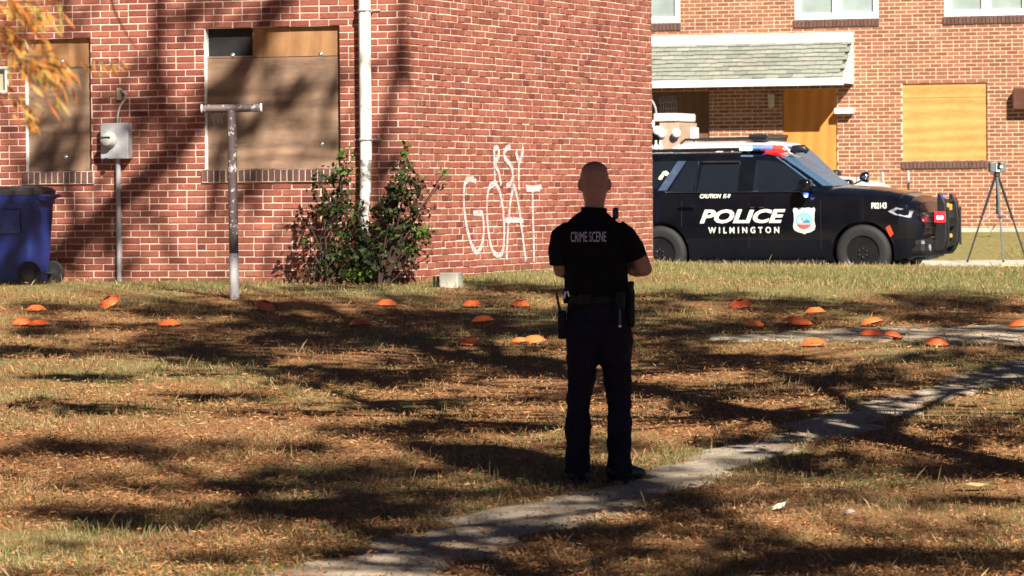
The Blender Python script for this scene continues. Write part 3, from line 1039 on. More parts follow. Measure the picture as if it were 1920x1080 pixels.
# ================================================================== police cars
def glossy(name, c, rough, coat=1.0, spec=0.5):
    mt, t, b = new_mat(name)
    n1 = noise(t, 3.0, 4, 0.6, objvec(t)); n2 = noise(t, 60, 3, 0.6, objvec(t))
    t.links.new(mixc(t, ramp(t, n1, 0.35, 0.75), c, tuple(x * 0.85 + 0.004 for x in c)), b.inputs["Base Color"])
    t.links.new(ramp(t, n2, 0.3, 0.8, rough, rough * 1.7), b.inputs["Roughness"])
    b.inputs["Coat Weight"].default_value = coat; b.inputs["Coat Roughness"].default_value = 0.04
    b.inputs["Specular IOR Level"].default_value = spec
    return mt
M['car_black'] = glossy("black_car_paint", (0.0025, 0.003, 0.0055), 0.14, 0.35, 0.4)
M['car_white'] = glossy("white_car_paint", (0.80, 0.80, 0.79), 0.3, 0.8)
M['car_glass'] = glossy("tinted_car_glass", (0.008, 0.011, 0.016), 0.05, 0.0)
M['windscreen'] = glossy("sky_tinted_windscreen", (0.05, 0.10, 0.17), 0.22, 0.0, 0.25)  # blue base colour paints in the sky's reflection
M['decal'] = pbr("reflective_decal", (0.80, 0.82, 0.70), 0.4, 0, 0.03, bmp=0)
M['rim'] = pbr("black_steel_rim", (0.05, 0.05, 0.052), 0.25, 0.8)
M['red_lamp'] = pbr("red_lit_lamp", (0.6, 0.02, 0.02), 0.2, 0, 0.05, bmp=0, emit=(1.0, 0.012, 0.015), estr=1.4)
M['red_core'] = pbr("red_hot_lamp", (0.9, 0.3, 0.3), 0.2, 0, 0.05, bmp=0, emit=(1.0, 0.22, 0.22), estr=8.0)
M['blue_lamp'] = pbr("blue_lit_lamp", (0.05, 0.1, 0.8), 0.2, 0, 0.05, bmp=0, emit=(0.05, 0.10, 1.0), estr=1.8)
M['blue_core'] = pbr("blue_hot_lamp", (0.7, 0.8, 1.0), 0.2, 0, 0.05, bmp=0, emit=(0.55, 0.65, 1.0), estr=3.0)
M['red_lens'] = pbr("red_lens", (0.55, 0.03, 0.015), 0.25, 0, 0.1, bmp=0, emit=(1.0, 0.06, 0.02), estr=0.6)
M['amber'] = pbr("amber_lens", (0.75, 0.45, 0.12), 0.3, 0, 0.1, bmp=0)
M['head_lens'] = pbr("headlamp_lens", (0.40, 0.42, 0.48), 0.15, 0.2, 0.6, 14, 0)

def loft_body(st):
    """lower body from stations (x, zbot, zshoulder, ztop, halfwidth)"""
    xs = [s[0] for s in st]
    X = np.unique(np.concatenate([np.linspace(min(xs), max(xs), 70), xs]))
    st = sorted(st)
    cols_ = [np.interp(X, [s[0] for s in st], [s[k] for s in st]) for k in range(1, 5)]
    for c in range(4):                    # soften the corners of the interpolation
        a = cols_[c]; b_ = a.copy(); b_[1:-1] = (a[:-2] + 2 * a[1:-1] + a[2:]) / 4; cols_[c] = b_
    mb_ = MB(); n = None
    for i, x in enumerate(X):
        zb, zs, zt, w = (c[i] for c in cols_)
        half = [(0.0, zb), (.80 * w, zb), (.93 * w, zb + .03), (.98 * w, zb + .16), (.992 * w, .62), (1.0 * w, .86), (.997 * w, zs - .12),
                (.985 * w, zs - .05), (.94 * w, zs - .015), (.90 * w, zs), (.72 * w, zs + (zt - zs) * .55), (.4 * w, zs + (zt - zs) * .9), (0.0, zt)]
        ring = [(x, -y, z) for y, z in half] + [(x, y, z) for y, z in half[-2:0:-1]]
        n = len(ring); mb_.v.extend(ring)
    for i in range(len(X) - 1):
        for j in range(n):
            mb_.f.append((i * n + j, i * n + (j + 1) % n, (i + 1) * n + (j + 1) % n, (i + 1) * n + j))
    mb_.f.append(tuple(range(n))); mb_.f.append(tuple((len(X) - 1) * n + j for j in range(n))[::-1])
    return mb_

GH = dict(z=[1.24, 1.36, 1.50, 1.64, 1.75, 1.81, 1.855, 1.885], w=[.985, .94, .875, .815, .765, .715, .62, .42],
          f=[-.38, -.55, -.76, -.98, -1.16, -1.27, -1.42, -1.75], r=[-4.34, -4.28, -4.20, -4.12, -4.06, -4.0, -3.88, -3.6])
def gh(z, k): return float(np.interp(z, GH['z'], GH[k]))
SE = 7.0
def make_suv(name, loc_, paint, livery):
    root = empty(name, loc_, -TH)
    st = [(-4.44, .50, 1.02, 1.05, .86), (-4.36, .40, 1.16, 1.18, .95), (-4.1, .34, 1.25, 1.26, 1.0), (-3.07, .25, 1.305, 1.31, 1.03), (-1.5, .25, 1.305, 1.31, 1.03),
          (-.75, .25, 1.30, 1.34, 1.03), (-.42, .25, 1.27, 1.385, 1.03), (0, .25, 1.25, 1.36, 1.03), (.33, .25, 1.225, 1.315, 1.02), (.53, .27, 1.185, 1.275, 1.01),
          (.67, .30, 1.13, 1.225, .98), (.76, .34, 1.04, 1.12, .94), (.80, .38, .96, 1.00, .90), (.84, .42, .86, .88, .84)]
    bm_ = loft_body(st)
    me = bm_.mesh("body", True)
    tmp = bpy.data.objects.new("tmp_body", me); col.objects.link(tmp)
    cutters = []
    for ax in (0.0, -3.07):
        for sgn in (-1, 1):
            c_ = MB(); c_.lathe([(.455, -.30), (.455, .30)], (ax, sgn * 1.0, .41), 'y', 40)
            co = bpy.data.objects.new("tmp_cut", c_.mesh("cut", True)); col.objects.link(co); cutters.append(co)
            md = tmp.modifiers.new("b", 'BOOLEAN'); md.operation = 'DIFFERENCE'; md.object = co; md.solver = 'EXACT'
    dg = bpy.context.evaluated_depsgraph_get(); dg.update()
    me2 = bpy.data.meshes.new_from_object(tmp.evaluated_get(dg))
    for c_ in cutters + [tmp]: bpy.data.objects.remove(c_)
    me2.materials.clear()
    body = link_mesh("body", me2, paint, root); smooth_by_angle(body, 35)
    bvh = BVHTree.FromPolygons([q.co[:] for q in me2.vertices], [list(p.vertices) for p in me2.polygons])
    # cabin
    cb = MB(); N = 64
    for z, w, f_, r_ in zip(GH['z'], GH['w'], GH['f'], GH['r']):
        xc, a = (f_ + r_) / 2, (f_ - r_) / 2
        for j in range(N):
            an = 2 * math.pi * j / N
            c_, s_ = math.cos(an), math.sin(an)
            cb.v.append((xc + a * math.copysign(abs(c_) ** (2 / SE), c_), w * math.copysign(abs(s_) ** (2 / SE), s_), z))
    L = len(GH['z'])
    for i in range(L - 1):
        for j in range(N): cb.f.append((i * N + j, i * N + (j + 1) % N, (i + 1) * N + (j + 1) % N, (i + 1) * N + j))
    cb.f.append(tuple((L - 1) * N + j for j in range(N))); cb.f.append(tuple(range(N))[::-1])
    cabin = cb.build("cabin", paint, root); smooth_by_angle(cabin, 30)
    def yside(z): return gh(z, 'w')
    def side_panel(nm, poly, mat, sgn, off=0.005, th=0.0, parent=root):
        """polygon in (x, z) laid on the cabin side"""
        bm = bmesh.new()
        vs = [bm.verts.new((x, 0, z)) for x, z in poly]
        bm.faces.new(vs)
        for zc in (1.36, 1.50, 1.64, 1.75):
            g_ = bm.verts[:] + bm.edges[:] + bm.faces[:]
            bmesh.ops.bisect_plane(bm, geom=g_, plane_co=(0, 0, zc), plane_no=(0, 0, 1))
        for q in bm.verts: q.co.y = sgn * (yside(q.co.z) + off)
        me_ = bpy.data.meshes.new(nm); bm.to_mesh(me_); bm.free()
        return link_mesh(nm, me_, mat, parent)
    fw = [(-1.66, 1.30), (-.72, 1.30), (-.80, 1.40), (-.98, 1.54), (-1.18, 1.66), (-1.36, 1.73), (-1.52, 1.75), (-1.66, 1.755)]
    rw = [(-2.50, 1.30), (-1.89, 1.30), (-1.89, 1.755), (-2.46, 1.755)]
    qw = [(-2.93, 1.31), (-2.56, 1.30), (-2.50, 1.755), (-2.70, 1.755)]
    bw = [(-4.02, 1.36), (-3.12, 1.35), (-2.86, 1.755), (-3.86, 1.745)]
    sp = [(-3.10, 1.325), (-2.965, 1.325), (-2.72, 1.755), (-2.85, 1.755)]
    dark = M['car_glass']
    for sgn in (-1, 1):
        for poly, nm in ((fw, "front_side_window"), (rw, "rear_side_window"), (qw, "quarter_window"), (bw, "cargo_window")):
            side_panel(nm, poly, dark, sgn)
        if livery: side_panel("pillar_panel", sp, M['chrome_blue'], sgn, 0.010)
        tr = MB(); tr.tube([(x, sgn * (.999), 1.295) for x in (-2.98, -2.2, -1.4, -.72)], .011, 6); tr.build("belt_trim", M['chrome'], root)
        for x, z1 in ((-2.53, 1.75), (-1.64, 1.75)):
            tr = MB(); tr.tube([(x, sgn * (yside(z) + .008), z) for z in (1.30, 1.5, z1)], .007, 5); tr.build("pillar_trim", M['chrome'], root)
        vz = MB(); vz.tube([(x, sgn * (yside(1.735) + .03), 1.735) for x in (-2.46, -2.2, -1.9)], .016, 6); vz.build("rain_guard", M['steel_dark'], root)
    # windscreen
    ws = MB(); zz = np.linspace(1.37, 1.80, 8); yy = np.linspace(-.92, .92, 15)
    for z in zz:
        f_, r_, w = gh(z, 'f'), gh(z, 'r'), gh(z, 'w'); xc, a = (f_ + r_) / 2, (f_ - r_) / 2
        for t in yy: ws.v.append((xc + a * (1 - abs(t) ** SE) ** (1 / SE) + .008, t * w, z + .004))
    for i in range(7):
        for j in range(14): ws.f.append((i * 15 + j, i * 15 + j + 1, (i + 1) * 15 + j + 1, (i + 1) * 15 + j))
    ws.build("windscreen", M['windscreen'], root, True)
    # wheels
    for ax in (0.0, -3.07):
        for sgn in (-1, 1):
            w_ = empty("wheel", (ax, sgn * .90, .405)); w_.parent = root
            o_ = sgn
            ty = MB(); ty.lathe([(.25, -.125 * o_), (.33, -.135 * o_), (.385, -.125 * o_), (.405, -.09 * o_), (.405, .09 * o_), (.385, .125 * o_), (.33, .14 * o_), (.25, .125 * o_)], (0, 0, 0), 'y', 40, False)
            smooth_by_angle(ty.build("tyre", M['rubber'], w_), 50)
            rm = MB(); rm.lathe([(.26, .10 * o_), (.255, .115 * o_), (.235, .105 * o_), (.22, .04 * o_), (.10, .035 * o_), (.08, .09 * o_), (.001, .095 * o_)], (0, 0, 0), 'y', 36)
            for k in range(6):
                an = k * math.pi / 3 + .2
                c_, s_ = math.cos(an), math.sin(an)
                q = lambda r, t, y: (c_ * r - s_ * t, y, s_ * r + c_ * t)
                rm.add([q(.07, -.035, .085 * o_), q(.07, .035, .085 * o_), q(.235, .045, .095 * o_), q(.235, -.045, .095 * o_),
                        q(.07, -.035, .03 * o_), q(.07, .035, .03 * o_), q(.235, .045, .03 * o_), q(.235, -.045, .03 * o_)],
                       [(0, 1, 2, 3), (0, 4, 5, 1), (1, 5, 6, 2), (2, 6, 7, 3), (3, 7, 4, 0)])
            rm.build("rim", M['rim'], w_)
            for k in range(6):
                an = k * math.pi / 3 + .5
                lg = MB(); lg.lathe([(.016, .08 * o_), (.016, .115 * o_), (.006, .125 * o_)], (.062 * math.cos(an), 0, .062 * math.sin(an)), 'y', 8)
                lg.build("lug_nut", M['chrome'], w_)
    # front: grille, bumper, lamps
    g_ = MB(); g_.box(.77, .845, -.72, .72, .62, .98, .02); gr = g_.build("grille", M['black_plastic'], root)
    for k in range(4):
        b_ = MB(); b_.box(.842, .86, -.70, .70, .66 + k * .085, .685 + k * .085, .005); b_.build("grille_bar", M['steel_dark'], gr)
    bp = MB(); bp.box(.58, .91, -.93, .93, .36, .60, .07); bp.build("front_bumper", M['black_plastic'], root)
    rb = MB(); rb.box(-4.56, -4.25, -.93, .93, .42, .66, .06); rb.build("rear_bumper", M['black_plastic'], root)
    for sgn in (-1, 1):
        hl = MB(); hl.prism([(.38, 1.00), (.50, 1.055), (.72, 1.0), (.79, .94), (.68, .905), (.46, .955)], 'y', sgn * .955, sgn * .90)
        for i, q in enumerate(hl.v):
            hit = bvh.ray_cast(Vector((q[0], sgn * 4, q[2])), Vector((0, -sgn, 0)))
            if hit[0] is not None: hl.v[i] = (q[0], hit[0].y + sgn * (.012 if i < 6 else -.03), q[2])
        hl.build("headlight", M['head_lens'], root)
        mk = MB(); mk.prism([(.345, .76), (.40, .80), (.45, .68), (.41, .63)], 'y', sgn * 1.03, sgn * 1.00)
        for i, q in enumerate(mk.v):
            hit = bvh.ray_cast(Vector((q[0], sgn * 4, q[2])), Vector((0, -sgn, 0)))
            if hit[0] is not None: mk.v[i] = (q[0], hit[0].y + sgn * (.012 if i < 4 else -.03), q[2])
        mk.build("side_marker", M['red_lens'], root)
        tl = MB(); tl.box(-4.43, -4.30, sgn * .80 - .07, sgn * .80 + .07, .86, 1.24, .02); tl.build("tail_light", M['red_lens'], root)
        fl = MB(); fl.lathe([(.05, -.02), (.05, .02)], (.90, sgn * .70, .47), 'x', 12); fl.build("fog_lamp", M['head_lens'], root)
        # mirror
        mr = empty("mirror", (0, 0, 0)); mr.parent = root
        a_ = MB(); a_.box(-.90, -.72, min(sgn * 1.03, sgn * 1.27), max(sgn * 1.03, sgn * 1.27), 1.27, 1.47, .05); a_.build("mirror_shell", paint if livery else M['black_plastic'], mr, True)
        a_ = MB(); a_.tube([(-.82, sgn * .96, 1.28), (-.82, sgn * 1.10, 1.31)], .03, 8); a_.build("mirror_arm", M['black_plastic'], mr)
        if livery:
            a_ = MB(); a_.ball((-.79, sgn * 1.20, 1.235), .027); a_.build("mirror_lamp", M['blue_core'], mr, True)
            a_ = MB(); a_.ball((-.79, sgn * 1.20, 1.250), (.042, .03, .028)); a_.build("mirror_lamp_housing", M['blue_lamp'], mr, True)
        for x in (-1.55, -2.62):
            hd = MB(); hd.tube([(x - .14, sgn * 1.025, 1.08), (x - .12, sgn * 1.06, 1.08), (x + .08, sgn * 1.06, 1.08), (x + .10, sgn * 1.025, 1.08)], .015, 6); hd.build("door_handle", paint, root)
        for x in (-.62, -1.70, -2.72):
            sm = MB(); pts = []
            for z in np.linspace(.45, 1.26, 8):
                hit = bvh.ray_cast(Vector((x, sgn * 4, z)), Vector((0, -sgn, 0)))
                if hit[0] is not None: pts.append((x, hit[0].y + sgn * .001, z))
            if len(pts) > 2: sm.tube(pts, .004, 4); sm.build("door_seam", M['black_plastic'], root)
        sb_ = MB(); sb_.box(-2.5, -.55, min(sgn * .95, sgn * 1.06), max(sgn * .95, sgn * 1.06),   .24, .30, .015); sb_.build("side_step", M['black_plastic'], root)
        rr = MB(); rr.tube([(-3.75, sgn * .60, 1.86), (-3.65, sgn * .60, 1.915), (-1.95, sgn * .60, 1.93), (-1.8, sgn * .60, 1.875)], .018, 8); rr.build("roof_rail", M['steel_dark'], root)
    return root, bvh, body

def add_text(root, bvh, name, body, w, h, cx, cz, mat, **kw):
    me = text_mesh(body, w, h, **kw)
    wrap_y(me, bvh, cx, cz, 0.006)
    return link_mesh(name, me, mat, root)

M['chrome_blue'] = pbr("brushed_pillar", (0.10, 0.14, 0.24), 0.25, 0.5, 0.5, 3, 0)
SV = (5.39, 62.33, ROADZ + 0.01)
suv, sbvh, sbody = make_suv("police_suv", SV, M['car_black'], True)
tag(suv, "black police SUV lettered POLICE WILMINGTON with push bumper and lit lamps", "suv")
# where things sit on the car's near side: pixel -> car (x, z)
SVv = Vector(SV)
def cs(x, y, yy=-1.03):
    l = loc(on_plane(x, y, SVv + V * yy, V), SVv); return l[0], l[2] - 0.0
def box_of(x0, y0, x1, y1):
    a, b = cs(x0, y0), cs(x1, y1)
    return (a[0] + b[0]) / 2, (a[1] + b[1]) / 2, abs(b[0] - a[0]), abs(b[1] - a[1])
cx, cz, w, h = box_of(1312, 393, 1473, 418)
add_text(suv, sbvh, "lettering", "POLICE", w, h, cx, cz, M['decal'], shear=.28, bold=.035)["label"] = "POLICE in slanted white capitals"
cx, cz, w, h = box_of(1328, 426, 1461, 437)
add_text(suv, sbvh, "lettering", "WILMINGTON", w, h, cx, cz, M['decal'], bold=.02, space=1.75)["label"] = "WILMINGTON in small spaced capitals"
cx, cz, w, h = box_of(1312, 364, 1369, 371.5)
add_text(suv, sbvh, "lettering", "CAUTION  K-9", w, h, cx, cz, M['decal'], shear=.2, bold=.03)["label"] = "CAUTION K-9 in small white capitals"
cx, cz, w, h = box_of(1634, 380, 1662, 391)
add_text(suv, sbvh, "lettering", "P82143", w, h, cx, cz, M['decal'], bold=.03)["label"] = "P82143 unit number on the fender"
# shield emblem
cx, cz, w, h = box_of(1487, 389, 1529, 439)
em = empty("shield_emblem", (0, 0, 0)); em.parent = suv
em["label"] = "white shield emblem with a round blue and red picture"
outl = [(-.44, .5), (-.36, .46), (-.2, .49), (0, .47), (.2, .49), (.36, .46), (.44, .5), (.5, .42), (.46, .25), (.45, 0), (.5, -.2), (.45, -.34), (.28, -.42), (.1, -.45), (0, -.5), (-.1, -.45), (-.28, -.42), (-.45, -.34), (-.5, -.2), (-.45, 0), (-.46, .25), (-.5, .42)]
def flat(name, pts, mat, off, parent):
    me = bpy.data.meshes.new(name); me.from_pydata([(x, 0, z) for x, z in pts], [], [tuple(range(len(pts)))])
    bm = bmesh.new(); bm.from_mesh(me); bmesh.ops.triangulate(bm, faces=bm.faces); bm.to_mesh(me); bm.free()
    wrap_y(me, sbvh, cx, cz, off)
    return link_mesh(name, me, mat, parent)
flat("shield", [(x * w, z * h) for x, z in outl], M['decal'], .006, em)
flat("shield_border", [(x * w * .82, z * h * .84 - .0) for x, z in outl], pbr("pale_green_decal", (.62, .72, .50), .4, bmp=0), .008, em)
flat("shield_field", [(x * w * .77, z * h * .79 - .0) for x, z in outl], M['decal'], .010, em)
def disc(r, z0=-1, z1=1, n=28):
    return [(r * math.cos(a), max(z0 * r, min(z1 * r, r * math.sin(a)))) for a in [2 * math.pi * k / n for k in range(n)]]
rr_ = w * .355
flat("seal_ring", disc(rr_ * 1.08), pbr("seal_green", (.20, .42, .40), .4, bmp=0), .012, em)
flat("seal_sky", disc(rr_), pbr("seal_blue", (.25, .58, .72), .4, bmp=0), .014, em)
flat("seal_red", [q for q in disc(rr_ * .99) if q[1] < -rr_ * .28], pbr("seal_red", (.60, .10, .07), .4, bmp=0), .016, em)
flat("seal_hill", [(-rr_ * .75, -rr_ * .25), (rr_ * .85, -rr_ * .25), (rr_ * .7, rr_ * .05), (rr_ * .3, rr_ * .2), (-.05 * rr_, -.05 * rr_), (-.3 * rr_, .5 * rr_), (-.5 * rr_, .1 * rr_)], pbr("seal_teal", (.10, .22, .24), .4, bmp=0), .018, em)
flat("seal_bird", [(-.85 * rr_, -.1 * rr_), (-.5 * rr_, .55 * rr_), (-.35 * rr_, .1 * rr_), (-.1 * rr_, -.2 * rr_), (-.6 * rr_, -.3 * rr_)], M['decal'], .020, em)
# yellow sticker on the cargo window
q = [cs(x, y, -.92) for x, y in ((1233, 334), (1240, 322), (1246, 320), (1252, 325), (1248, 330), (1243, 328), (1240, 336), (1235, 337))]
mb = MB(); mb.add([(x, -(gh(z, 'w') + .012), z) for x, z in [(a, b) for a, b in q]], [tuple(range(len(q)))]); mb.build("window_sticker", pbr("pale_yellow_sticker", (.8, .8, .45), .5, bmp=0), suv, fix=False)
# push bumper
pb = empty("push_bumper", (-.15, 0, 0)); pb.parent = suv
for sgn in (-1, 1):
    u_ = MB(); yy = sgn * .36
    u_.prism([(1.04, .44), (1.10, .40), (1.18, .42), (1.235, .55), (1.25, .85), (1.22, 1.12), (1.17, 1.24), (1.10, 1.25), (1.10, 1.0), (1.06, .7)], 'y', yy - .055, yy + .055)
    o = u_.build("upright", M['black_plastic'], pb)
    md = o.modifiers.new("bev", 'BEVEL'); md.width = .02; md.segments = 2
    a_ = MB(); a_.ball((1.18, yy - sgn * .0, 1.205), .022); a_.build("upright_lamp", M['blue_lamp'] if sgn < 0 else M['red_lamp'], pb, True)
    a_ = MB(); a_.box(1.25, 1.262, yy - .045, yy + .045, .50, 1.05, .004); a_.build("rubber_pad", M['rubber'], pb)
for z in (.50, .78, 1.14):
    c_ = MB(); c_.tube([(1.16, -.34, z), (1.16, .34, z)], .028, 8); c_.build("cross_bar", M['black_plastic'], pb)
mb = MB(); mb.box(1.19, 1.215, -.20, .20, .885, .985, .01); mb.build("light_panel", M['black_plastic'], pb)
mb = MB(); mb.box(1.10, 1.19, -.435, -.418, .875, .925, .006); mb.build("side_lamp", M['red_core'], pb)
mb = MB(); mb.box(1.065, 1.22, -.4165, -.4155 + .004, .835, .985, .0015); mb.build("side_lamp_glow", M['red_lamp'], pb)  # glowing plate added as the red halo around the lamp core
for z0, z1 in ((1.00, 1.10), (.60, .66)):
    mb = MB(); mb.box(1.10, 1.16, -.28, .28, z0, z1, .01); mb.build("amber_lamp", M['amber'], pb)
# roof light bar
lb = empty("light_bar", (0, 0, 0)); lb.parent = suv
mb = MB(); mb.box(-1.98, -1.62, -.62, .62, 1.885, 1.925, .015); mb.build("bar_base", M['black_plastic'], lb)
for k in range(6):
    y0 = -.60 + k * .2
    mb = MB(); mb.box(-1.97, -1.63, y0 + .004, y0 + .196, 1.926, 1.985, .012)
    mb.build("bar_lens", M['blue_lamp'] if k < 3 else M['red_lens'], lb)
mb = MB(); mb.box(-1.60, -1.30, -.5, -.3, 1.862, 1.905, .012); mb.build("front_strobe", M['red_lamp'], suv)
mb = MB(); mb.box(-1.94, -1.76, -.66, -.625, 1.90, 1.96, .008); mb.build("bar_end_lamp", M['blue_core'], lb)
mb = MB(); mb.tube([(-1.35, .1, 1.86), (-1.33, .1, 1.92), (-1.18, .1, 1.925), (-1.12, .1, 1.88)], [.05, .06, .06, .04], 10); mb.build("roof_camera", M['black_plastic'], suv, True)
# spotlight on the driver's side pillar
sp_ = empty("spotlight", (0, 0, 0)); sp_.parent = suv
mb = MB(); mb.tube([(-.62, .86, 1.40), (-.50, .93, 1.46)], .015, 6); mb.build("spot_arm", M['steel_dark'], sp_)
mb = MB(); mb.lathe([(.02, -.10), (.06, -.07), (.085, 0), (.085, .04), (.0, .05)], (-.47, .96, 1.50), 'x', 16); mb.build("spot_head", M['chrome'], sp_, True)
mb = MB(); mb.tube([(-.5, .55, 1.40), (-.50, .55, 1.52)], .006, 5); mb.build("wiper_post", M['steel_dark'], suv)

white, wbvh, wbody = make_suv("police_car", (5.30, 65.95, roadz(63.9)), M['car_white'], False)
tag(white, "white patrol car parked behind the black police SUV", "car")
white.scale = (0.70, 0.92, 1.085)
lb = empty("light_bar", (0, 0, 0)); lb.parent = white
mb = MB(); mb.box(-2.15, -1.75, -.62, .62, 1.885, 1.925, .015); mb.build("bar_base", M['black_plastic'], lb)
mb = MB(); mb.box(-2.17, -1.73, -.64, .64, 1.926, 1.985, .02); mb.build("bar_lens", M['steel_dark'], lb)

# ================================================================== things around the street
def scanner():
    p = at_depth(1870, 497, 68.0); gzv = 0.488
    root = empty("scanner_tripod", (p.x, p.y, gzv), R(8))
    tag(root, "dark survey scanner on a tall tripod standing on the pavement", "tripod")
    ztop = at_depth(1870, 305, 68).z - gzv
    k = ztop / 1.57
    legs = [(-.50, -.05, 0), (.50, .08, 0), (.02, -.30, 0)]
    for i, (x, y, z) in enumerate(legs):
        l = empty("leg", (0, 0, 0)); l.parent = root
        top = Vector((x * .06, y * .06, 1.34 * k)); bot = Vector((x, y, 0.02)); mid = top.lerp(bot, .48)
        m_ = MB(); m_.tube([top, mid], .021, 8); m_.build("upper_tube", M['steel_dark'] if i < 2 else M['steel_grey'], l)
        m_ = MB(); m_.tube([mid, bot], .014, 8); m_.build("lower_tube", M['steel_grey'] if i == 2 else M['steel_dark'], l)
        m_ = MB(); m_.ball(mid, .028); m_.build("clamp", M['black_plastic'], l, True)
        m_ = MB(); m_.ball(bot, .02); m_.build("foot", M['rubber'], l, True)
        m_ = MB(); m_.tube([(0, 0, .85 * k), top.lerp(bot, .55)], .006, 5); m_.build("brace", M['galv'], l)
    m_ = MB(); m_.tube([(0, 0, .75 * k), (0, 0, 1.40 * k)], .018, 8); m_.build("centre_column", M['steel_grey'], root)
    m_ = MB(); m_.lathe([(.03, 1.34 * k), (.055, 1.36 * k), (.05, 1.40 * k), (.03, 1.42 * k)], n=14); m_.build("head_plate", M['steel_dark'], root)
    h = empty("scanner", (0, 0, 1.42 * k)); h.parent = root
    m_ = MB(); m_.box(-.125, -.035, -.08, .08, 0, .16, .015); m_.build("side_housing", M['steel_grey'], h)
    m_ = MB(); m_.box(.035, .125, -.08, .08, 0, .16, .015); m_.build("side_housing", M['steel_grey'], h)
    m_ = MB(); m_.box(-.034, .034, -.07, .07, 0, .035, .006); m_.build("base", M['galv'], h)
    m_ = MB(); m_.lathe([(.045, -.034), (.05, 0), (.045, .034)], (0, 0, .10), 'x', 14); m_.build("mirror_drum", M['black_plastic'], h, True)
    m_ = MB(); m_.box(-.03, -.02, -.086, -.081, .01, .15); m_.box(-.0195, .03, -.086, -.081, .01, .025); m_.box(.03, .075, -.086, -.081, .07, .10); m_.build("white_marking", M['white_trim'], h)
M['steel_grey'] = pbr("grey_housing", (.10, .12, .13), .5)
scanner()

# slim posts beyond the hood
for i, (x, y) in enumerate(((1655, 322), (1703, 320))):
    p = at_depth(x, y, 70.0 if i == 0 else 69.7)
    z0 = gzf(p.x, p.y) - .05
    r_ = empty("metal_post", (p.x, p.y, z0))
    tag(r_, ["thin metal post rising behind the SUV's hood beside the white car", "thin metal post rising behind the SUV's hood below the boarded window sill"][i], "post", "thin posts behind the hood")
    h_ = p.z - z0
    m_ = MB(); m_.tube([(0, 0, 0), (0, 0, h_ - .2)], .018, 8); m_.build("shaft", M['steel_dark'], r_)
    m_ = MB(); m_.tube([(0, 0, h_ - .2), (0, 0, h_ - .17), (0, 0, h_ - .04), (0, 0, h_)], [.018, .024, .026, .012], 10); m_.build("cap", M['galv'], r_, True)

# equipment trailer half hidden by the near building
def trailer():
    dep = 69.0
    p = at_depth(1287, 290, dep)
    gz0 = roadz(64.0)
    p = Vector((p.x, p.y, 0))
    r_ = empty("equipment_trailer", (p.x, p.y, gz0), -TH)
    tag(r_, "tan equipment trailer with work lamps and wire rack beside the brick corner", "trailer")
    def lz(y): return at_depth(1260, y, dep).z - gz0
    ztop = lz(213)
    tan = pbr("tan_panel", (.42, .30, .22), .6)
    m_ = MB(); m_.box(-.33, 0, -.4, .6, .45, ztop - .15, .01); m_.build("cabinet", tan, r_)
    m_ = MB(); m_.box(-.42, .0 - .03, -.43, .63, ztop - .13, ztop, .02); m_.build("cabinet_lid", M['white_dirty'], r_)
    m_ = MB(); m_.box(-1.9, 0.03, -.5, .7, .35, .44, .01); m_.build("bed", M['steel_dark'], r_)
    for y in (-.45, .65):
        m_ = MB(); m_.lathe([(.1, -.09), (.30, -.10), (.33, -.05), (.33, .05), (.30, .10), (.1, .09)], (-.9, y, .33), 'y', 24); m_.build("wheel", M['rubber'], r_)
    for k in range(7):
        x = -.36 + k * .045
        m_ = MB(); m_.tube([(x, -.25, ztop), (x + .01, -.25, ztop + .16), (x - .03, -.25, ztop + .24), (x + .02, -.25, ztop + .28)], .007, 5); m_.build("rack_wire", M['steel_dark'], r_)
    m_ = MB()
    for z in (.08, .17): m_.tube([(-.38, -.25, ztop + z), (-.07, -.25, ztop + z)], .006, 5)
    m_.build("rack_rail", M['steel_dark'], r_)
    m_ = MB(); m_.tube([(-.39, -.35, ztop - .1)] + [(-.76 + .37 * math.cos(a), -.35, ztop - .02 + .38 * math.sin(a)) for a in np.linspace(0, math.pi, 12)], .016, 6); m_.build("hose", M['galv'], r_)
    m_ = MB(); m_.box(-1.0, -.35, -.3, .5, .45, ztop - .3, .01); m_.build("machine_block", M['steel_dark'], r_)
    for k, (x, y) in enumerate(((1229, 233), (1243, 245), (1252, 250), (1284, 250))):
        q = at_depth(x, y, dep); l = q - p
        xx = l.dot(U); zz = q.z - gz0
        yv = -.42 if k != 3 else -.46
        m_ = MB(); m_.lathe([(.03, .08), (.055, .05), (.075, -.02), (.07, -.03), (.0, -.035)], (xx, yv, zz), 'y', 14); m_.build("work_lamp", M['white_trim'], r_, True)
    for x in (1229, 1240, 1249):
        q = at_depth(x, 280, dep); l = q - p
        xx = l.dot(U); zz = q.z - gz0
        m_ = MB(); m_.lathe([(.035, zz - .35), (.04, zz - .3), (.04, zz + .05), (.018, zz + .09), (.015, zz + .14)], (xx, -.42, 0), 'z', 12); m_.build("gas_bottle", M['white_dirty'], r_, True)
trailer()
# white floodlight with bracket standing on the trailer side of the patrol car
p = at_depth(1301, 250, 66.5)
fl = empty("floodlight", (p.x, p.y, p.z), -TH)
tag(fl, "white floodlight head above the rear of the white patrol car roof", "floodlight")
m_ = MB(); m_.box(-.055, .035, -.07, .05, -.10, .10, .025); m_.build("lamp_head", M['white_trim'], fl, True)
m_ = MB(); m_.box(.04, .065, -.05, .05, -.08, .09, .006); m_.build("lamp_back", M['white_dirty'], fl)
m_ = MB(); m_.tube([(0, 0, -.09), (0, 0, -.22), (0, .05, -.33)], .014, 6); m_.build("bracket", M['steel_dark'], fl)
# small green plant at the far wall
p = at_depth(1858, 448, 73.0)

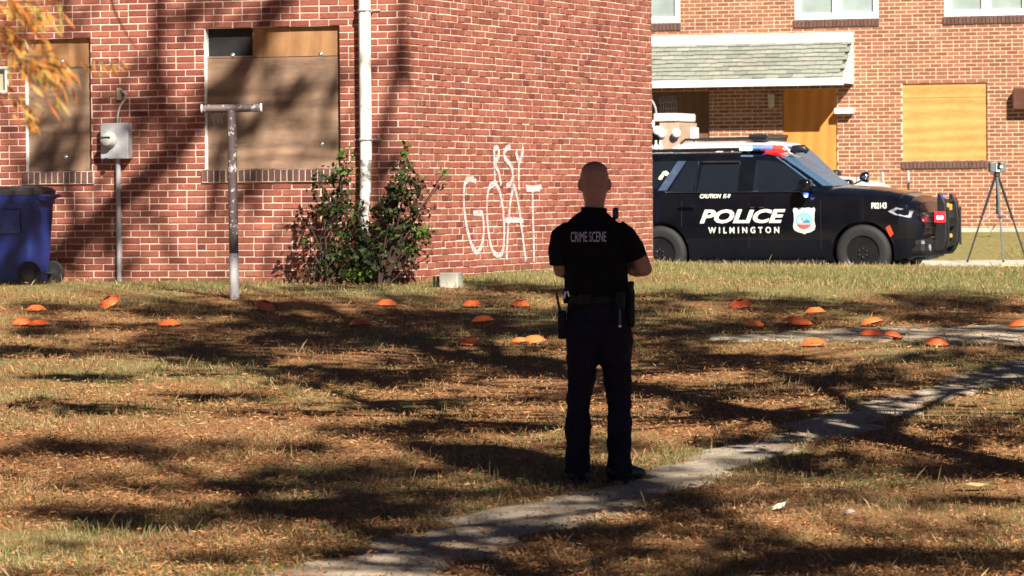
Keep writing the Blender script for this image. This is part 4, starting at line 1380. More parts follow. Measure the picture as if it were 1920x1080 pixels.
# ================================================================== the officer
def remeshed(mb_, voxel, smooth=6, fac=0.5):
    me = mb_.mesh("tmp", True)
    ob = bpy.data.objects.new("tmp", me); col.objects.link(ob)
    md = ob.modifiers.new("r", 'REMESH'); md.mode = 'VOXEL'; md.voxel_size = voxel
    if smooth:
        sm = ob.modifiers.new("s", 'SMOOTH'); sm.iterations = smooth; sm.factor = fac
    dg = bpy.context.evaluated_depsgraph_get(); dg.update()
    out = bpy.data.meshes.new_from_object(ob.evaluated_get(dg))
    bpy.data.objects.remove(ob)
    out.materials.clear()
    out.polygons.foreach_set("use_smooth", [True] * len(out.polygons))
    return out

def fabric(name, c, var=0.25, fold=0.5):
    mt, t, b = new_mat(name)
    v = objvec(t)
    n1 = noise(t, 7, 4, 0.6, v); n2 = noise(t, 220, 2, 0.5, v)
    t.links.new(mixc(t, ramp(t, n1, 0.3, 0.7), tuple(x * (1 - var) for x in c), tuple(x * (1 + var) for x in c)), b.inputs["Base Color"])
    b.inputs["Roughness"].default_value = 0.9
    b.inputs["Specular IOR Level"].default_value = 0.15
    v2 = objvec(t, (1.0, 1.0, 2.2), (0, R(18), 0))
    bump(t, b, noise(t, 11, 3, 0.5, v2, 0.6), fold, 0.03)
    return mt

def skin_mat():
    mt, t, b = new_mat("skin")
    v = objvec(t)
    n1 = noise(t, 18, 4, 0.6, v)
    t.links.new(mixc(t, n1, (0.27, 0.125, 0.08), (0.36, 0.18, 0.12)), b.inputs["Base Color"])
    b.inputs["Roughness"].default_value = 0.5
    b.inputs["Subsurface Weight"].default_value = 0.05
    b.inputs["Subsurface Radius"].default_value = (0.01, 0.004, 0.002)
    return mt

def officer():
    px = (1118 - 960) / 335.0
    Y0 = 23.9
    root = empty("person", (px, Y0, gzf(px, Y0) + 0.012), 0)
    tag(root, "officer in black CRIME SCENE vest and dark trousers standing on the path, back turned", "person")
    SK = skin_mat()
    BLK = fabric("black_uniform_cloth", (0.0065, 0.006, 0.0065)); NAVY = fabric("navy_trouser_cloth", (0.0125, 0.011, 0.020), 0.3, 0.8)
    VST = fabric("black_vest_nylon", (0.005, 0.005, 0.0055), 0.2, 0.3)
    X, Yx = Vector((1, 0, 0)), (1, 0, 0)
    def limb(mb_, pts, rx, ry=None, n=16): mb_.tube(pts, rx, n, True, ry, (1, 0, 0))
    # ---- body: one continuous mesh (head, neck, torso, arms, hands, legs)
    b = MB()
    hx = -0.004
    limb(b, [(hx, .012, 1.545), (hx, .018, 1.575), (hx, .022, 1.62), (hx, .022, 1.67), (hx, .016, 1.715), (hx, .010, 1.75), (hx, .006, 1.775), (hx, .004, 1.790)],
         [.046, .060, .070, .076, .078, .071, .053, .02], [.062, .082, .094, .101, .103, .092, .066, .025], 24)
    limb(b, [(-.012, -.005, 1.40), (-.010, -.002, 1.47), (-.006, .002, 1.53), (hx, .01, 1.60), (hx, .015, 1.64)], [.075, .062, .056, .057, .06], [.075, .064, .060, .064, .07], 20)
    for sgn in (-1, 1):                                   # ears
        b.ball((hx + sgn * .083, .006, 1.662), (.014, .022, .034), 10)
    b.ball((hx, .128, 1.655), (.015, .022, .024), 10)      # nose
    b.ball((hx, .105, 1.585), (.028, .022, .022), 10)      # chin
    b.ball((hx, .112, 1.615), (.025, .012, .010), 10)      # lips
    for sgn in (-1, 1): b.ball((hx + sgn * .03, .104, 1.70), (.026, .014, .010), 8)   # brows
    limb(b, [(.0, 0, .84), (.0, 0, .95), (.003, 0, 1.08), (-.005, 0, 1.22), (-.012, 0, 1.34), (-.015, -.005, 1.42), (-.014, -.003, 1.47)],
         [.14, .155, .145, .15, .165, .15, .07], [.09, .10, .095, .105, .11, .085, .06], 24)
    arms = {-1: [(-.175, -.005, 1.415), (-.205, -.01, 1.35), (-.208, -.012, 1.27), (-.192, .0, 1.185), (-.150, .09, 1.175), (-.085, .19, 1.20), (-.055, .235, 1.215)],
            1: [(.145, -.005, 1.415), (.190, -.015, 1.35), (.236, -.02, 1.275), (.270, -.015, 1.185), (.232, .09, 1.185), (.13, .195, 1.215), (.085, .235, 1.225)]}
    for sgn in (-1, 1):
        limb(b, arms[sgn], [.035, .046, .048, .047, .045, .036, .029], None, 14)
        w_ = Vector(arms[sgn][-1]); hd = Vector((-sgn * .55, .80, .10)).normalized()
        palm = w_ + hd * .055
        b.ball(palm, (.034, .042, .026), 10)
        side_ = Vector((0, 0, 1)).cross(hd).normalized()
        for k in range(4):                                # fingers, curled
            o_ = palm + side_ * ((k - 1.5) * .017) + hd * .030
            ln = (.030, .034, .032, .026)[k]
            p1 = o_ + hd * ln; p2 = p1 + (hd * .5 + Vector((0, 0, -1)) * .8) * ln * .8; p3 = p2 + Vector((0, 0, -1)) * ln * .5 - hd * ln * .3
            b.tube([o_ - hd * .01, p1, p2, p3], [.0095, .009, .0085, .007], 8)
        th = palm - side_ * sgn * -.03 - hd * .015
        b.tube([th, th + hd * .028 + Vector((0, 0, .018)), th + hd * .055 + Vector((0, 0, .016))], [.0115, .0105, .009], 8)
    legs = {-1: [(-.075, .0, .88), (-.085, .005, .70), (-.095, .005, .46), (-.10, -.005, .28), (-.116, .0, .06)],
            1: [(.095, .0, .88), (.105, .005, .70), (.115, .005, .46), (.108, -.005, .28), (.105, .0, .06)]}
    for sgn in (-1, 1): limb(b, legs[sgn], [.082, .078, .055, .05, .042], None, 14)
    body = link_mesh("body", remeshed(b, .0075, 4), SK, root)
    # close-cropped hair: cap over the back and top of the skull
    hm = MB(); n = 24
    zs = [1.645, 1.67, 1.70, 1.725, 1.75, 1.772, 1.787, 1.7935]
    rxs = np.interp(zs, [1.62, 1.67, 1.715, 1.75, 1.775, 1.79, 1.794], [.0705, .0765, .0785, .0715, .0545, .026, .008]); rys = np.interp(zs, [1.62, 1.67, 1.715, 1.75, 1.775, 1.79, 1.794], [.0945, .1015, .1035, .0925, .0675, .031, .01])
    ys_ = np.interp(zs, [1.62, 1.67, 1.715, 1.75, 1.775, 1.79], [.022, .022, .016, .010, .006, .004])
    for i, z in enumerate(zs):
        lim = .55 if z < 1.74 else 1.01                     # leaves the face free
        for j in range(n):
            an = math.pi + (math.pi * lim) * (2 * j / (n - 1) - 1) - math.pi / 2 - math.pi
            hm.v.append((hx + (rxs[i] + .0025) * math.cos(an), ys_[i] + (rys[i] + .0025) * math.sin(an), z))
    for i in range(len(zs) - 1):
        for j in range(n - 1): hm.f.append((i * n + j, i * n + j + 1, (i + 1) * n + j + 1, (i + 1) * n + j))
    hmat, t, bb = new_mat("cropped_hair")
    nz = noise(t, 260, 2, .6, objvec(t)); nb = noise(t, 12, 3, .5, objvec(t))
    t.links.new(mixc(t, ramp(t, nz, .35, .65, 0, .8), (.32, .158, .104), (.25, .124, .083)), bb.inputs["Base Color"]); bb.inputs["Roughness"].default_value = .6
    hm.build("hair", hmat, root, True, False)
    for sgn in (-1, 1):
        e = MB(); e.ball((hx + sgn * .031, .106, 1.678), .011, 8); e.build("eye", pbr("eye_white", (.7, .68, .65), .2, bmp=0), root, True)
    # ---- shirt with short sleeves and collar
    s = MB()
    limb(s, [(.002, 0, .93), (.003, 0, 1.0), (.003, 0, 1.08), (-.004, 0, 1.20), (-.012, 0, 1.32), (-.016, -.006, 1.41), (-.014, -.005, 1.445), (-.013, -.003, 1.48), (-.012, 0, 1.515)],
         [.168, .166, .162, .168, .186, .184, .160, .112, .072], [.118, .115, .112, .122, .128, .108, .092, .080, .068], 28)
    sl = {-1: [(-.140, -.005, 1.412), (-.186, -.008, 1.372), (-.202, -.012, 1.30), (-.200, -.006, 1.215)], 1: [(.110, -.005, 1.412), (.160, -.010, 1.372), (.202, -.018, 1.31), (.230, -.018, 1.245)]}
    for sgn in (-1, 1): limb(s, sl[sgn], [.064, .070, .067, .063], None, 16)
    shirt = link_mesh("shirt", remeshed(s, .009, 5), BLK, root)
    c = MB(); limb(c, [(-.012, .002, 1.465), (-.010, .004, 1.495), (-.008, .005, 1.535)], [.078, .074, .072], [.078, .076, .074], 20); c.build("collar", BLK, root, True)
    # ---- vest
    vmb = MB()
    limb(vmb, [(.002, -.004, 1.035), (.003, -.004, 1.06), (-.002, -.004, 1.18), (-.010, -.004, 1.30), (-.014, -.006, 1.38), (-.014, -.006, 1.43), (-.014, -.004, 1.46)],
         [.172, .180, .180, .180, .168, .150, .112], [.132, .138, .146, .150, .138, .114, .088], 32)
    vest = link_mesh("vest", remeshed(vmb, .010, 4), VST, root)
    vb = BVHTree.FromPolygons([q.co[:] for q in vest.data.vertices], [list(p.vertices) for p in vest.data.polygons])
    me = text_mesh("CRIME SCENE", 66 / 335, 19 / 335, bold=.0)
    wrap_y(me, vb, (1103.5 - 1118) / 335, (908 - 448) / 335, .008)
    o = link_mesh("lettering", me, pbr("grey_lettering", (.52, .52, .55), .5, var=.1, bmp=0), vest); o["label"] = "CRIME SCENE in grey capitals"
    for sgn, x in ((-1, -.105), (1, .08)):                # shoulder straps
        m_ = MB(); m_.tube([(x, -.100, 1.415), (x * 1.0, -.085, 1.44), (x * 1.02, -.05, 1.468), (x * 1.02, .02, 1.472), (x, .09, 1.42)], [.030, .030, .030, .030, .03], 8, True, [.012] * 5, (1, 0, 0)); m_.build("strap", VST, vest)
    m_ = MB(); m_.box(.095, .128, -.06, -.02, 1.47, 1.535, .012); m_.build("shoulder_microphone", M['black_plastic'], vest, True)
    # ---- trousers
    tr = MB()
    limb(tr, [(.008, 0, 1.04), (.008, 0, .97), (.010, -.005, .90), (.012, -.012, .83), (.012, -.005, .79)], [.160, .168, .178, .182, .17], [.112, .118, .128, .132, .11], 28)
    tl = {-1: [(-.075, -.004, .86), (-.078, 0, .76), (-.083, .004, .66), (-.098, .008, .50), (-.104, .004, .42), (-.108, -.010, .30), (-.112, -.012, .16), (-.113, -.006, .05)],
          1: [(.098, -.004, .86), (.102, 0, .76), (.110, .004, .66), (.124, .008, .50), (.124, .004, .42), (.122, -.012, .30), (.122, -.014, .16), (.122, -.006, .045)]}
    for sgn in (-1, 1): limb(tr, tl[sgn], [.100, .096, .088, .072, .068, .070, .069, .074], [.116, .108, .099, .083, .078, .083, .082, .088], 20)
    trou = link_mesh("trousers", remeshed(tr, .010, 4), NAVY, root)
    dtex = bpy.data.textures.new("cloth_folds", 'CLOUDS'); dtex.noise_scale = .09
    for ob, st_ in ((trou, .022), (shirt, .010)):
        dm = ob.modifiers.new("folds", 'DISPLACE'); dm.texture = dtex; dm.strength = st_ * 1.5; dm.mid_level = .5; dm.texture_coords = 'LOCAL'
    for z in (.86,):
        for sgn in (-1, 1):
            m_ = MB(); m_.box(sgn * .09 - .055 + .01, sgn * .09 + .055 + .01, -.146, -.130, .80, .90, .006); pk = m_.build("back_pocket", NAVY, trou, True)
    # ---- boots
    for sgn, x, rz in ((-1, -.113, R(6)), (1, .122, R(-42))):
        m_ = MB()
        limb(m_, [(0, 0, .17), (0, 0, .10), (0, .01, .05)], [.050, .050, .055], [.055, .058, .065], 16)
        m_.tube([(0, -.075, .035), (0, -.05, .045), (0, .03, .05), (0, .12, .043), (0, .185, .034), (0, .205, .03)], [.034, .046, .050, .050, .040, .02], 16, True, [.034, .044, .055, .042, .032, .018], (1, 0, 0))
        bo = link_mesh("boot", remeshed(m_, .008, 3), M['boot'], root)
        bo.location = (x, -.004, -.002); bo.rotation_euler = (0, 0, rz)
        m_ = MB(); m_.box(-.05, .05, -.10, .20, -.003, .014, .006); so_ = m_.build("sole", M['rubber'], bo)
    # ---- duty belt and what hangs from it
    bt = MB(); N = 36
    for (z, e) in ((1.0, 0), (1.0, .008), (1.05, .008), (1.05, 0)):
        for j in range(N):
            a = 2 * math.pi * j / N; bt.v.append((.006 + (.172 + e) * math.cos(a), (.124 + e) * math.sin(a), z))
    for k in range(4):
        k2 = (k + 1) % 4
        for j in range(N): bt.f.append((k * N + j, k * N + (j + 1) % N, k2 * N + (j + 1) % N, k2 * N + j))
    belt = bt.build("duty_belt", M['leather'], root)
    m_ = MB(); m_.box(.165, .215, -.06, .05, .86, 1.09, .02); m_.build("holster", M['leather'], belt)
    m_ = MB(); m_.tube([(.19, -.05, 1.07), (.195, -.075, 1.115)], .018, 8); m_.build("pistol_grip", M['black_plastic'], belt)
    m_ = MB(); m_.box(.10, .155, -.155, -.12, .96, 1.07, .012); m_.build("pouch", M['leather'], belt)
    m_ = MB(); m_.tube([(.125, -.150, .97), (.127, -.152, .88)], .008, 6); m_.build("baton", M['steel_dark'], belt)
    m_ = MB(); m_.ball((.127, -.155, .875), .011, 8); m_.build("baton_tip", M['chrome'], belt, True)
    m_ = MB(); m_.box(-.218, -.168, -.03, .03, .80, .96, .012); m_.build("radio", M['leather'], belt)
    m_ = MB(); m_.tube([(-.200, -.01, .95), (-.213, -.012, 1.0), (-.223, -.014, 1.06)], [.008, .007, .005], 6); m_.build("radio_antenna", M['rubber'], belt)
    m_ = MB(); m_.box(-.185, -.165, -.05, .01, 1.0, 1.085, .006); m_.build("clip_case", M['leather'], belt)
    m_ = MB(); m_.tube([(-.178, -.055, 1.03), (-.170, -.062, 1.065), (-.158, -.064, 1.07), (-.150, -.066, 1.04)], .007, 6); m_.build("handcuff", M['bolt'], belt)
    m_ = MB(); m_.box(-.10, -.03, -.150, -.128, .99, 1.06, .010); m_.build("pouch", M['leather'], belt)
M['boot'] = pbr("black_boot_leather", (.010, .010, .010), .45)
M['leather'] = pbr("black_belt_leather", (.004, .004, .0045), .6, spec=.25)
officer()

# ================================================================== by the near wall
def cart():
    p = on_ground(60, 522)
    # stands close to the wall, turned so its wheeled back faces right
    q = loc(p)
    base = C0 + U * q[0] + V * (-0.75); zg = gzf(base.x, base.y)
    root = empty("recycling_bin", (base.x, base.y, zg), -TH)
    tag(root, "dark blue wheeled recycling bin with black lid by the brick wall", "bin")
    def lx(x, y): 
        l = loc(on_plane(x, y, base, V), Vector((base.x, base.y, 0))); return l[0], l[2] - zg
    xr = lx(86, 420)[0]; ztop = lx(60, 362)[1]
    blue = pbr("blue_plastic", (.012, .028, .17), .5, var=.25, scale=4)
    lid_m = pbr("grimy_dark_lid", (.035, .034, .038), .6, var=.4, scale=7)
    W = .62; D = .56
    m_ = MB()
    secs = [(0.05, .80), (.30, .87), (.62, .94), (.645, .955), (ztop - .12, .985), (ztop - .10, 1.03), (ztop - .02, 1.04)]
    N = 28
    for z, k in secs:
        for j in range(N):
            a = 2 * math.pi * j / N; c, s = math.cos(a), math.sin(a)
            m_.v.append((xr - W / 2 + (W / 2) * k * math.copysign(abs(c) ** .35, c), (D / 2) * k * math.copysign(abs(s) ** .35, s), z))
    for i in range(len(secs) - 1):
        for j in range(N): m_.f.append((i * N + j, i * N + (j + 1) % N, (i + 1) * N + (j + 1) % N, (i + 1) * N + j))
    m_.f.append(tuple(range(N))[::-1]); m_.f.append(tuple((len(secs) - 1) * N + j for j in range(N)))
    o = m_.build("bin_body", blue, root); smooth_by_angle(o, 30)
    m_ = MB()
    for z, k in ((ztop - .02, 1.06), (ztop + .02, 1.07), (ztop + .055, .95), (ztop + .07, .6)):
        for j in range(N):
            a = 2 * math.pi * j / N; c, s = math.cos(a), math.sin(a)
            m_.v.append((xr - W / 2 + (W / 2) * k * math.copysign(abs(c) ** .35, c), (D / 2) * k * math.copysign(abs(s) ** .35, s), z))
    for i in range(3):
        for j in range(N): m_.f.append((i * N + j, i * N + (j + 1) % N, (i + 1) * N + (j + 1) % N, (i + 1) * N + j))
    m_.f.append(tuple(range(N))[::-1]); m_.f.append(tuple(3 * N + j for j in range(N)))
    o = m_.build("lid", lid_m, root); smooth_by_angle(o, 40)
    m_ = MB(); m_.tube([(xr - .06, -.20, ztop - .06), (xr + .06, -.20, ztop - .03), (xr + .07, 0, ztop - .03), (xr + .06, .20, ztop - .03), (xr - .06, .20, ztop - .06)], .017, 8); m_.build("handle", blue, root)
    m_ = MB(); m_.box(xr - .5, xr - .15, -.285, -.268, ztop - .40, ztop - .16, .01); m_.build("label_panel", pbr("faded_blue_panel", (.03, .05, .20), .5, var=.5, scale=9), root)
    for y in (-.27, .27):
        w_ = empty("wheel", (xr - .06, y, .125)); w_.parent = root
        m_ = MB(); m_.lathe([(.07, -.03), (.115, -.032), (.125, -.015), (.125, .015), (.115, .032), (.07, .03)], axis='y', n=24); m_.build("tyre", M['rubber'], w_)
        m_ = MB(); m_.lathe([(.068, -.034), (.03, -.040), (.012, -.044), (.001, -.045)], axis='y', n=16); m_.build("hub", M['steel_dark'], w_)
    m_ = MB(); m_.tube([(xr - .06, -.26, .125), (xr - .06, .26, .125)], .012, 8); m_.build("axle", M['steel_dark'], root)
cart()

def meter():
    a = front(223, 264)
    root = empty("electricity_meter", (0, 0, 0), 0)
    b0 = C0 + U * a[0]; zg = gzf(b0.x, b0.y)
    root.location = (b0.x, b0.y, zg); root.rotation_euler = (0, 0, -TH)
    tag(root, "grey electricity meter box with round dial and conduit on the brick wall", "meter")
    z = a[1] - zg
    x0, x1 = front(198, 264)[0] - a[0], front(249, 264)[0] - a[0]
    z0, z1 = front(223, 298)[1] - zg, front(223, 231)[1] - zg
    m_ = MB(); m_.box(x0, x1, -.125, -.008, z0, z1, .008); m_.build("meter_box", M['galv'], root)
    cx_, cz_ = front(215, 262)[0] - a[0], front(215, 262)[1] - zg
    m_ = MB(); m_.lathe([(.085, -.126), (.085, -.15), (.075, -.165), (.07, -.20), (.055, -.215), (.001, -.22)], (cx_, 0, cz_), 'y', 24); o = m_.build("meter_dial", pbr("smoky_meter_glass", (.36, .36, .34), .12, 0, .2, bmp=0), root); smooth_by_angle(o, 40)
    m_ = MB(); m_.box(cx_ - .05, cx_ + .05, -.2215, -.216, cz_ + .012, cz_ + .03); m_.build("display", M['dark'], root)
    m_ = MB(); m_.box(x0 + .05, x0 + .085, -.14, -.11, z0 - .03, z0 + .01, .004); m_.build("seal_tab", M['black_plastic'], root)
    cx2 = front(226, 400)[0] - a[0]
    m_ = MB(); m_.tube([(cx2, -.045, z0 + .002), (cx2, -.045, -.05)], .026, 14); o = m_.build("conduit", M['galv'], root); smooth_by_angle(o, 50)
    m_ = MB(); m_.tube([(cx2, -.045, .56), (cx2, -.045, .50)], .031, 14); o = m_.build("coupling", M['galv'], root); smooth_by_angle(o, 50)
    pts = [(front(x, y)[0] - a[0], -.04, front(x, y)[1] - zg) for x, y in ((223, 233), (224, 215), (228, 200), (238, 185), (240, 176), (229, 168))]
    m_ = MB(); m_.tube(pts, .012, 8); m_.build("service_cable", pbr("pale_cable", (.45, .42, .36), .6), root, True)
    m_ = MB(); m_.box(front(224, 178)[0] - a[0] - .02, front(224, 178)[0] - a[0] + .03, -.03, -.008, front(224, 178)[1] - zg - .05, front(224, 178)[1] - zg + .07, .004); m_.build("patch_plate", pbr("mortar_patch", (.5, .42, .28), .9), root)
meter()

def clothes_post():
    p = on_ground(440, 560)
    root = empty("clothesline_post", (p.x, p.y, p.z), R(-14)); root.rotation_euler = (0, R(-.4), R(-14))
    tag(root, "rusty white clothesline post shaped like a T on the lawn", "post")
    h = at_depth(438, 203, p.y).z - p.z
    rust = peel_mat("peeling_white_paint", (.72, .70, .68), (.15, .105, .10), .43, 11)
    low = peel_mat("fresh_white_paint", (.76, .75, .72), (.33, .28, .25), .60, 9)
    m_ = MB(); m_.tube([(0, 0, .42), (0, 0, h * .5), (0, 0, h - .02)], .043, 18); o = m_.build("post", rust, root); smooth_by_angle(o, 50)
    m_ = MB(); m_.tube([(0, 0, -.15), (0, 0, .2), (0, 0, .42)], .0445, 18); o = m_.build("post_foot", low, root); smooth_by_angle(o, 50)
    m_ = MB(); m_.tube([(-.26, -.06, h), (0, 0, h), (.26, .06, h)], .036, 16); o = m_.build("cross_bar", rust, root); smooth_by_angle(o, 50)
    for s in (-1, 1):
        m_ = MB(); m_.tube([(s * .26, s * .06, h), (s * .275, s * .0635, h)], .040, 16); m_.build("end_cap", M['white_trim'], root)
    for x in (-.16, -.12, -.09):
        m_ = MB(); m_.tube([(x, x * .23, h - .03), (x - .01, x * .23 - .01, h - .09), (x + .005, x * .23, h - .14 - random.random() * .03)], .007, 5); m_.build("hook", M['steel_dark'], root)
clothes_post()

# pale concrete block and dark pipes beside it
p = on_ground(843, 539)
blk = empty("concrete_block", (p.x, p.y, p.z - .02), -TH)
tag(blk, "small pale concrete block on the grass near the downspout shrubs", "block")
m_ = MB(); m_.box(-.09, .10, -.05, .12, 0, .165, .012); m_.build("block", M['concrete'], blk)
for x in (-.125, -.16):
    m_ = MB(); m_.tube([(x, 0, 0), (x, .01, .13)], .013, 8); m_.build("pipe_stub", M['rubber'], blk)

# ================================================================== orange disc markers
def marker_mesh():
    m_ = MB(); m_.lathe([(.100, 0.0), (.102, .004), (.092, .010), (.070, .032), (.048, .047), (.036, .050), (.034, .046), (.046, .042), (.066, .027), (.088, .006)], n=28, cap=False)
    me = m_.mesh("disc_marker", True)
    me.polygons.foreach_set("use_smooth", [True] * len(me.polygons))
    me.materials.append(pbr("orange_plastic", (.92, .17, .045), .5, var=.10))
    return me
DM = marker_mesh()
marks = [  # pixel of the base, tilt, label
    (205, 577, (36, -14), "orange disc marker stood on edge below the electricity meter"),
    (68, 584, (0, 0), "orange disc marker in shade below the recycling bin, rear one of three"),
    (43, 610, (4, 3), "orange disc marker in shade, outermost of the touching pair below the recycling bin"),
    (74, 612, (0, -4), "orange disc marker in shade, inner one of the touching pair below the recycling bin"),
    (317, 613, (4, 0), "orange disc marker between the meter conduit and the clothesline post, alone on the lawn"),
    (496, 583, (28, 6), "bright orange disc marker tipped up beside the clothesline post foot"),
    (675, 613, (-3, 6), "orange disc marker in shade in front of the downspout shrubs, nearer of two"),
    (725, 574, (0, 0), "orange disc marker close to the downspout shrubs"),
    (887, 576, (3, 0), "orange disc marker behind two others, next to the concrete block"),
    (905, 607, (6, 4), "orange disc marker in shade, middle of three in a line leading to the concrete block"),
    (879, 647, (0, -5), "orange disc marker at the shade edge, front of three leading to the concrete block"),
    (975, 647, (8, 0), "half-sunk orange disc marker in grass, the one of a touching pair farther from the officer"),
    (1000, 645, (-4, 6), "half-sunk orange disc marker in grass, nearest the officer's hip"),
    (975, 576, (10, 0), "orange disc marker almost hidden in grass behind the officer's elbow"),
    (1388, 578, (14, 4), "bright orange disc marker in grass in front of the SUV's rear door"),
    (1416, 615, (5, 0), "small-looking orange disc marker sunk in grass by the side path's end"),
    (1489, 610, (10, 3), "orange disc marker leaning on another in front of the shield emblem"),
    (1504, 611, (0, 0), "orange disc marker tucked behind a leaning one"),
    (1528, 590, (5, 0), "orange disc marker in grass in front of the SUV's front wheel"),
    (1635, 613, (14, -8), "bright orange disc marker on the far edge of the side path"),
    (1633, 631, (0, 0), "shaded orange disc marker lying on the side path"),
    (1674, 637, (12, 0), "orange disc marker mostly buried in grass beside the side path"),
    (1525, 649, (0, 4), "orange disc marker on the near edge of the side path"),
    (1756, 649, (-6, 0), "orange disc marker in grass where the two paths come close"),
    (1912, 615, (8, 0), "orange disc marker on the side path below the scanner tripod"),
]
for (x, y, tl, lab) in marks:
    p = on_ground(x, y)
    o = link_mesh("disc_marker", DM, None)
    lift = .10 * math.sin(R(abs(tl[0]))) * .6 + .012
    o.location = (p.x, p.y, p.z + lift)
    o.rotation_euler = (R(tl[0]), R(tl[1]), random.uniform(0, 6))
    sc_ = (.84 if x in (1416, 975, 1674) else 1.0) * random.uniform(.92, 1.05)
    o.scale = (sc_, sc_, sc_)
    tag(o, lab, "marker", "orange disc markers on the lawn")

# bits of litter on the lawn
p = on_ground(1457, 957)
m_ = MB(); m_.add([(-.03, -.02, .005), (.0, -.035, .01), (.035, -.01, .02), (.05, .02, .045), (.01, .03, .03), (-.025, .02, .02), (0, 0, .035)], [(0, 1, 6), (1, 2, 6), (2, 3, 6), (3, 4, 6), (4, 5, 6), (5, 0, 6)])
o = m_.build("paper_scrap", pbr("white_paper", (.85, .87, .62), .6, bmp=0), fix=False); o.location = p
tag(o, "crumpled white and yellow paper scrap on the leaves", "litter")
p = on_ground(1594, 966)
m_ = MB(); m_.ball((0, 0, .012), (.032, .026, .02), 12); o = m_.build("stone", pbr("pale_stone", (.50, .42, .34), .9, bmp=.4), None, True); o.location = p
tag(o, "pale round stone in the grass near the paper scrap", "stone")
p = on_ground(1828, 922)
m_ = MB(); m_.add([(-.15, 0, .02), (-.06, -.03, .045), (.02, -.02, .03), (.10, -.025, .05), (.16, .01, .03), (.08, .04, .04), (-.02, .035, .05), (-.10, .03, .03)], [(0, 1, 7), (1, 6, 7), (1, 2, 6), (2, 5, 6), (2, 3, 5), (3, 4, 5)])
o = m_.build("dry_leaf", pbr("pale_dry_leaf", (.52, .36, .16), .8), fix=False); o.location = p
tag(o, "large curled pale dry leaf lying near the trunk's shadow", "leaf")
p = on_ground(1888, 511)
m_ = MB(); m_.add([(-.10, 0, .06), (0, -.06, .08), (.12, .0, .07), (0, .06, .09)], [(0, 1, 3), (1, 2, 3)])
o = m_.build("yellow_leaf", pbr("yellow_leaf", (.75, .68, .12), .6), fix=False); o.location = p
tag(o, "yellow leaf on the sunlit grass below the scanner tripod", "leaf")

# ================================================================== shrubs
LEAF = tint_mat("leaf", 0.6, 0.2)
def pick(cols, n, jit=0.25):
    c = np.array(cols)[rng.integers(0, len(cols), n)]
    return np.clip(c * (1 + rng.uniform(-jit, jit, (n, 1))), 0, 1)
def leaf_axes(n, L, W, droop=0.0):
    a = rng.normal(size=(n, 3)); a[:, 2] -= droop
    a /= np.linalg.norm(a, axis=1, keepdims=True)
    b = np.cross(a, rng.normal(size=(n, 3))); b /= np.linalg.norm(b, axis=1, keepdims=True)
    s = rng.uniform(.7, 1.3, (n, 1))
    return a * s * L / 2, b * s * W / 2

def shrub(name, blobs, base_px, label, yoff=-0.42):
    """blobs: pixel centre, radii in px, number of leaves"""
    b0 = front(*base_px); base = C0 + U * b0[0] + V * yoff
    zg = gzf(base.x, base.y)
    root = empty(name, (base.x, base.y, zg - .02), -TH)
    tag(root, label, "shrub")
    st = MB(); cen = []; cl = []
    for (x, y, rx, ry, n, tone) in blobs:
        l = loc(on_plane(x, y, base, V), Vector((base.x, base.y, 0)))
        c = Vector((l[0], rng.uniform(-.1, .1), l[2] - zg))
        sx, sz = rx / 165, ry / 165; n = int(n * .80)
        mid = Vector((c.x * .45 + rng.uniform(-.05, .05), c.y * .5, c.z * .5))
        st.tube([(rng.uniform(-.05, .05), rng.uniform(-.04, .04), 0), mid, c, c + Vector((c.x * .12, 0, sz * .8))], [.011, .008, .005, .002], 5)
        d = rng.normal(size=(n, 3)); d /= np.linalg.norm(d, axis=1, keepdims=True); d *= rng.uniform(.15, 1, (n, 1)) ** .6
        cen.append(np.array(c) + d * np.array([sx, min(sx, .22), sz]))
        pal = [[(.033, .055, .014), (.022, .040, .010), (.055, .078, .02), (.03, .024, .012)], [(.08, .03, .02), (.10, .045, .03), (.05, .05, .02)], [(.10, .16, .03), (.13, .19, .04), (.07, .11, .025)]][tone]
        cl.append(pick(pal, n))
    st.build("stem", pbr("shrub_stem", (.04, .022, .016), .8), root)
    cen = np.concatenate(cen); cl = np.concatenate(cl)
    ax, ay = leaf_axes(len(cen), .062, .038, .4)
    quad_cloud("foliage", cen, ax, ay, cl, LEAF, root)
shrub("shrub", [(655, 300, 20, 30, 60, 2), (640, 330, 28, 30, 110, 0), (610, 340, 30, 30, 90, 0), (620, 380, 45, 30, 150, 0), (650, 400, 40, 45, 240, 0), (585, 410, 25, 30, 60, 1), (655, 450, 35, 40, 230, 0), (640, 490, 45, 30, 260, 0), (600, 500, 35, 22, 90, 0), (572, 515, 18, 10, 40, 1), (560, 420, 14, 12, 16, 1), (600, 455, 22, 20, 40, 1), (575, 445, 12, 10, 14, 2), (670, 510, 30, 16, 120, 2)],
      (645, 520), "leafy green shrub on the window side of the white downspout")
shrub("shrub", [(757, 280, 10, 20, 30, 2), (752, 315, 20, 25, 80, 0), (765, 345, 30, 28, 130, 0), (740, 360, 30, 30, 130, 0), (790, 350, 20, 22, 50, 1), (828, 318, 10, 12, 16, 2), (815, 345, 14, 14, 20, 1), (745, 400, 45, 40, 280, 0), (790, 390, 25, 20, 60, 1), (715, 420, 30, 45, 200, 0), (755, 440, 45, 35, 260, 0), (795, 430, 25, 14, 50, 2), (760, 462, 20, 14, 50, 2), (705, 480, 22, 35, 130, 0), (760, 490, 35, 18, 60, 1), (800, 480, 12, 20, 16, 1)],
      (745, 520), "leafy green shrub between the white downspout and the building corner")
